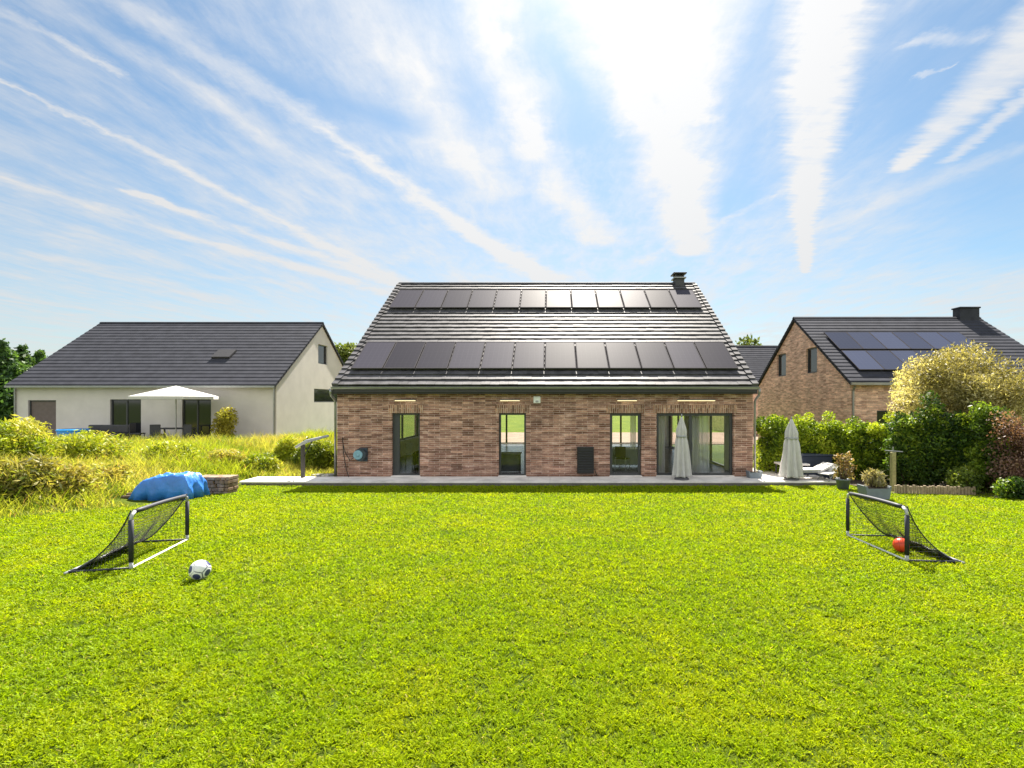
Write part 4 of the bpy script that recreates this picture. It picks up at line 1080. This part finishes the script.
# left: cream house
lx0, lx1, ly0, ly1, lz = -30.4, -15.55, 29.0, 40.4, .47
def LX(px, Y=29.0): return (px-PX)/F*Y
fo = [(LX(28), LX(56), lz, lz+2.25), (LX(110), LX(141), lz, lz+2.3), (LX(182), LX(211), lz, lz+2.3)]
ro = [(34.2, 35.6, 5.2, 6.5), (33.6, 38.6, 2.6, 3.5)]
hl, hlo, _ = house_shell('cream_house', 'cream rendered house with a dark grey gabled roof to the left of the brick house', lx0, lx1, ly0, ly1, lz, 3.82, 7.97, .35, mCream, mTile2, fo, [], [(ro[0]), (ro[1][0], ro[1][1], 2.6, 3.5)])
mBrownDoor = M('brown_shutter', (.14,.11,.10), .7)
fr = simple_win(hl, hlo, *fo[0][:2], fo[0][2]+.01, fo[0][3], ly0+.1, label='wide brown door'); fr.children[0].data.materials[0] = mBrownDoor
simple_win(hl, hlo, *fo[1][:2], fo[1][2]+.01, fo[1][3], ly0+.1, split=(fo[1][0]+fo[1][1])/2, name='patio_door')
simple_win(hl, hlo, *fo[2][:2], fo[2][2]+.01, fo[2][3], ly0+.1, split=(fo[2][0]+fo[2][1])/2, name='patio_door')
simple_win(hl, hlo, ro[0][0], ro[0][1], 5.2, 6.5, lx1-.1, 'y', -1); simple_win(hl, hlo, ro[1][0], ro[1][1], 2.6, 3.5, lx1-.1, 'y', -1)
o = MB(); o.obox((LX(222, 31), 31.2, 5.55), (.55, 0, 0), (0, .35, .25), (0, -.03, .05)); o.build('roof_window', mFascia, hl, hlo)
for xx_ in (lx0+.1, lx1-.1):
    MB().tube([(xx_, ly0-.06, 3.4), (xx_, ly0-.06, lz)], .045, 8).build('downpipe', mZinc, hl, hlo)
# its patio with open parasol, table, chairs, blue thing, yellow screen
tb = MB(); tb.box((-30, 25.6, .2), (-14.8, 28.99, .485)); tag(tb.build('patio', M('patio_stone', (.35,.33,.31), .9)), kind='structure')
X = LX(176, 26.8)
o = thing('open_parasol', (X, 26.8, .49), 'open white parasol on the patio of the cream house', 'parasol')
MB().tube([(0, 0, 0), (0, 0, 2.95)], .03, 10).build('pole', mMetal, o); MB().lathe([(.3, 0), (.3, .06), (.06, .09)], n=20).build('base', mFrame, o)
cm = MB(); n = 8
vs = [(0, 0, 2.98)]+[(1.95*math.cos(2*math.pi*k/n), 1.95*math.sin(2*math.pi*k/n), 2.42) for k in range(n)]+[(1.95*math.cos(2*math.pi*k/n), 1.95*math.sin(2*math.pi*k/n), 2.27) for k in range(n)]
cm.add(vs, [(0, 1+k, 1+(k+1) % n) for k in range(n)]+[(1+k, 1+(k+1) % n, 1+n+(k+1) % n, 1+n+k) for k in range(n)])
c_ = cm.build('canopy', mCanvas, o, fix=False); sm_ = c_.modifiers.new('thickness', 'SOLIDIFY'); sm_.thickness = .012
def simple_chair(X, Y, z, rz, mat_, label, grp):
    o = thing('garden_chair', (X, Y, z), label, 'chair', grp, rz)
    MB().bevbox((-.26, -.25, .40), (.26, .25, .46), .02).build('seat', mat_, o); MB().bevbox((-.25, .22, .47), (.25, .27, .98), .02).build('backrest', mat_, o)
    for sx in (-.22, .22):
        for sy in (-.2, .22): MB().tube([(sx, sy, .4), (sx*1.1, sy*1.1, .002)], .02, 6).build('leg', mFrame, o)
mCh = M('garden_chair_dark', (.05,.05,.055), .7)
o = thing('garden_table', (LX(170, 27), 27.3, .487), 'dark garden table under the open white parasol', 'table')
MB().bevbox((-.9, -.45, .70), (.9, .45, .75), .012).build('table_top', mCh, o)
for sx in (-.8, .8):
    for sy in (-.38, .38): MB().bevbox((sx-.03, sy-.03, .002), (sx+.03, sy+.03, .70), .004).build('leg', mCh, o)
simple_chair(LX(158, 26.5), 26.5, .487, 3.3, mCh, 'dark garden chair left of the pole of the open parasol', 'patio chairs of the cream house')
simple_chair(LX(192, 26.5), 26.5, .487, 2.9, mCh, 'dark garden chair right of the pole of the open parasol', 'patio chairs of the cream house')
simple_chair(LX(136, 27.5), 27.6, .487, 1.7, mCh, 'dark garden chair before the middle patio door of the cream house', 'patio chairs of the cream house')
o = thing('garden_sofa', (LX(97, 27), 27.4, .487), 'long dark covered garden sofa on the patio of the cream house', 'sofa')
MB().bevbox((-1.1, -.4, .02), (1.1, .4, .45), .06).build('seat', mCh, o); MB().bevbox((-1.1, .28, .45), (1.1, .45, .9), .06).build('backrest', mCh, o)
o = thing('play_tub', (LX(68, 26.6), 26.9, .487), 'bright blue rounded play tub on the patio of the cream house', 'play tub')
MB().lathe([(.45, .004), (.58, .3), (.66, .62), (.6, .72), (.5, .6), (.1, .5)], n=28).build('tub', M('bright_blue', (.02,.22,.60), .4), o, smooth=True)
MB().lathe([(.665, .62), (.70, .66), (.665, .70)], n=28).build('rim', M('bright_blue_rim', (.03,.30,.70), .4), o, smooth=True)
shrub('yellow_bush', (LX(226, 27.4), 27.4), (1.5, 1.2, 1.75), 'yellow leafed bush against the wall of the cream house', 'bush', [(.25,.22,.03), (.45,.40,.05), (.35,.36,.05)], 130, n=3500, leaf=.07, m=12, z=.487)

# right: orange brick house
rx0, rx1, ry0, ry1, rzb = 12.85, 22.4, 22.0, 31.8, -.12
def RYp(px): return rx0*F/(px-PX)
fo = [(14.0, 15.2, 1.2, 2.25)]
ga = sorted([RYp(806), RYp(817)]); gb = sorted([RYp(777), RYp(786)])
hr, hro, (rya, rza, rry, rsl) = house_shell('orange_brick_house', 'orange brick gabled house with solar panels behind the hedge on the right', rx0, rx1, ry0, ry1, rzb, 3.62, 7.02, .2, mRed, mTile2, fo, [(ga[0], ga[1], 4.05, 5.3), (gb[0], gb[1], 4.05, 5.3)], [])
simple_win(hr, hro, ga[0], ga[1], 4.05, 5.3, rx0+.1, 'y', 1); simple_win(hr, hro, gb[0], gb[1], 4.05, 5.3, rx0+.1, 'y', 1)
simple_win(hr, hro, *fo[0], ry0+.1)
c_ = MB().box((21.3, rry-.25, 6.2), (22.3, rry+.25, 7.5)).build('chimney', mTile2, hr, hro)
MB().bevbox((21.25, rry-.3, 7.5), (22.35, rry+.3, 7.58), .02).build('ledge', mTile2, c_, hro)
# panel array on its roof
u2 = Vector((0, rry-rya, 7.02-rza)).normalized(); n2 = Vector((0, -u2.z, u2.y)); a2_ = math.atan2(u2.z, u2.y)
p0m = MB(); p0m.box((.02, .02, 0), (1.08, 1.68, .03)); pr = p0m.build('solar_panel', mPVb, hr)
fb = MB(); fb.box((0, 0, -.01), (.02, 1.7, .034)); fb.box((1.08, 0, -.01), (1.1, 1.7, .034)); fb.box((.02, 0, -.01), (1.08, .02, .0335)); fb.box((.02, 1.68, -.01), (1.08, 1.7, .0335)); fb.build('frame', mPvF, pr)
k_ = 0
for r_ in range(2):
    for c2_ in range(6):
        pq = pr if k_ == 0 else copy_tree(pr, hr); k_ += 1
        q_ = Vector((0, rya, rza))+u2*(.75+r_*1.86)+n2*.13
        pq.location = Vector((13.45+c2_*1.115, q_.y, q_.z))-Vector(hro); pq.rotation_euler = (a2_, 0, 0); pq['group'] = 'solar panels on the orange brick house'
MB().tube([(rx0+.1, ry0-.2, 3.3), (rx0+.1, ry0-.06, 3.1), (rx0+.1, ry0-.06, -.1)], .045, 8).build('downpipe', mZinc, hr, hro)
# farther house between
hf, hfo, _ = house_shell('grey_roofed_house', 'distant house with a plain grey roof between the brick house and the orange one', 16.2, 28.0, 44.0, 53.0, -.2, 4.2, 7.9, .3, mRed, mTile2, [], [], [])
# ------------------------------------------------------------------ trees far off
PINE = [(.03,.07,.03), (.06,.12,.035), (.10,.18,.045)]
for i, (px, Y, h, w, lab) in enumerate(((-22, 62, 10.6, 4.2, 'tallest dark conifer beyond the cream house, cut off by the left edge of the picture'), (2, 60, 9.9, 3.8, 'dark conifer second from the left edge, in the row beyond the cream house'), (22, 64, 9.7, 3.8, 'dark conifer third from the left edge, in the row beyond the cream house'),
    (40, 66, 9.3, 3.6, 'dark conifer fourth from the left edge, beside the one touching the cream house roof'), (58, 68, 8.9, 3.4, 'dark conifer closest to the roof of the cream house'))):
    if px < 0 and False: continue
    tree('conifer_tree', ((px-PX)/F*Y, Y), h, w, lab, 'conifer', PINE, 140+i, n=16000, leaf=.26, trunk_r=.2, trunk_h=.8, conif=True, m=46, asp=2.2, group='conifers beyond the cream house')
tree('broadleaf_tree', ((350-PX)/F*46, 46), 8.4, 2.4, 'green broadleaf tree rising between the cream house and the brick house', 'tree', [(.05,.08,.015), (.12,.17,.03), (.24,.28,.05)], 150, n=8000, leaf=.2, trunk_r=.2, m=24)
tree('broadleaf_tree', ((744-PX)/F*70, 70), 11.4, 4.0, 'rounded tree beyond the grey roof between the brick house and the orange one', 'tree', [(.05,.08,.02), (.12,.16,.04), (.18,.22,.06)], 151, n=7000, leaf=.32, trunk_r=.25, m=24)
# far wood along the horizon, one mass
cs = []; rs = []; rg = np.random.default_rng(55)
for k in range(150):
    a = R(-75+150*k/149+rg.normal()*.6); d = 150+rg.random()*45; hgt_ = 3.2+rg.random()*3.0
    cs.append([math.sin(a)*d, math.cos(a)*d, hgt_*.6]); rs.append(hgt_*.95)
V, Q, C = leaves(cs, rs, 60000, 1.1, [(.04,.065,.02), (.07,.11,.03), (.11,.15,.04)], 56, .9, .7, 1.2); V[:, 2] = np.maximum(V[:, 2], -.3)
tag(big_mesh('far_woods', V, Q, C, mLeaf), 'low green belt of distant woods along the horizon', 'woods', kind='stuff')
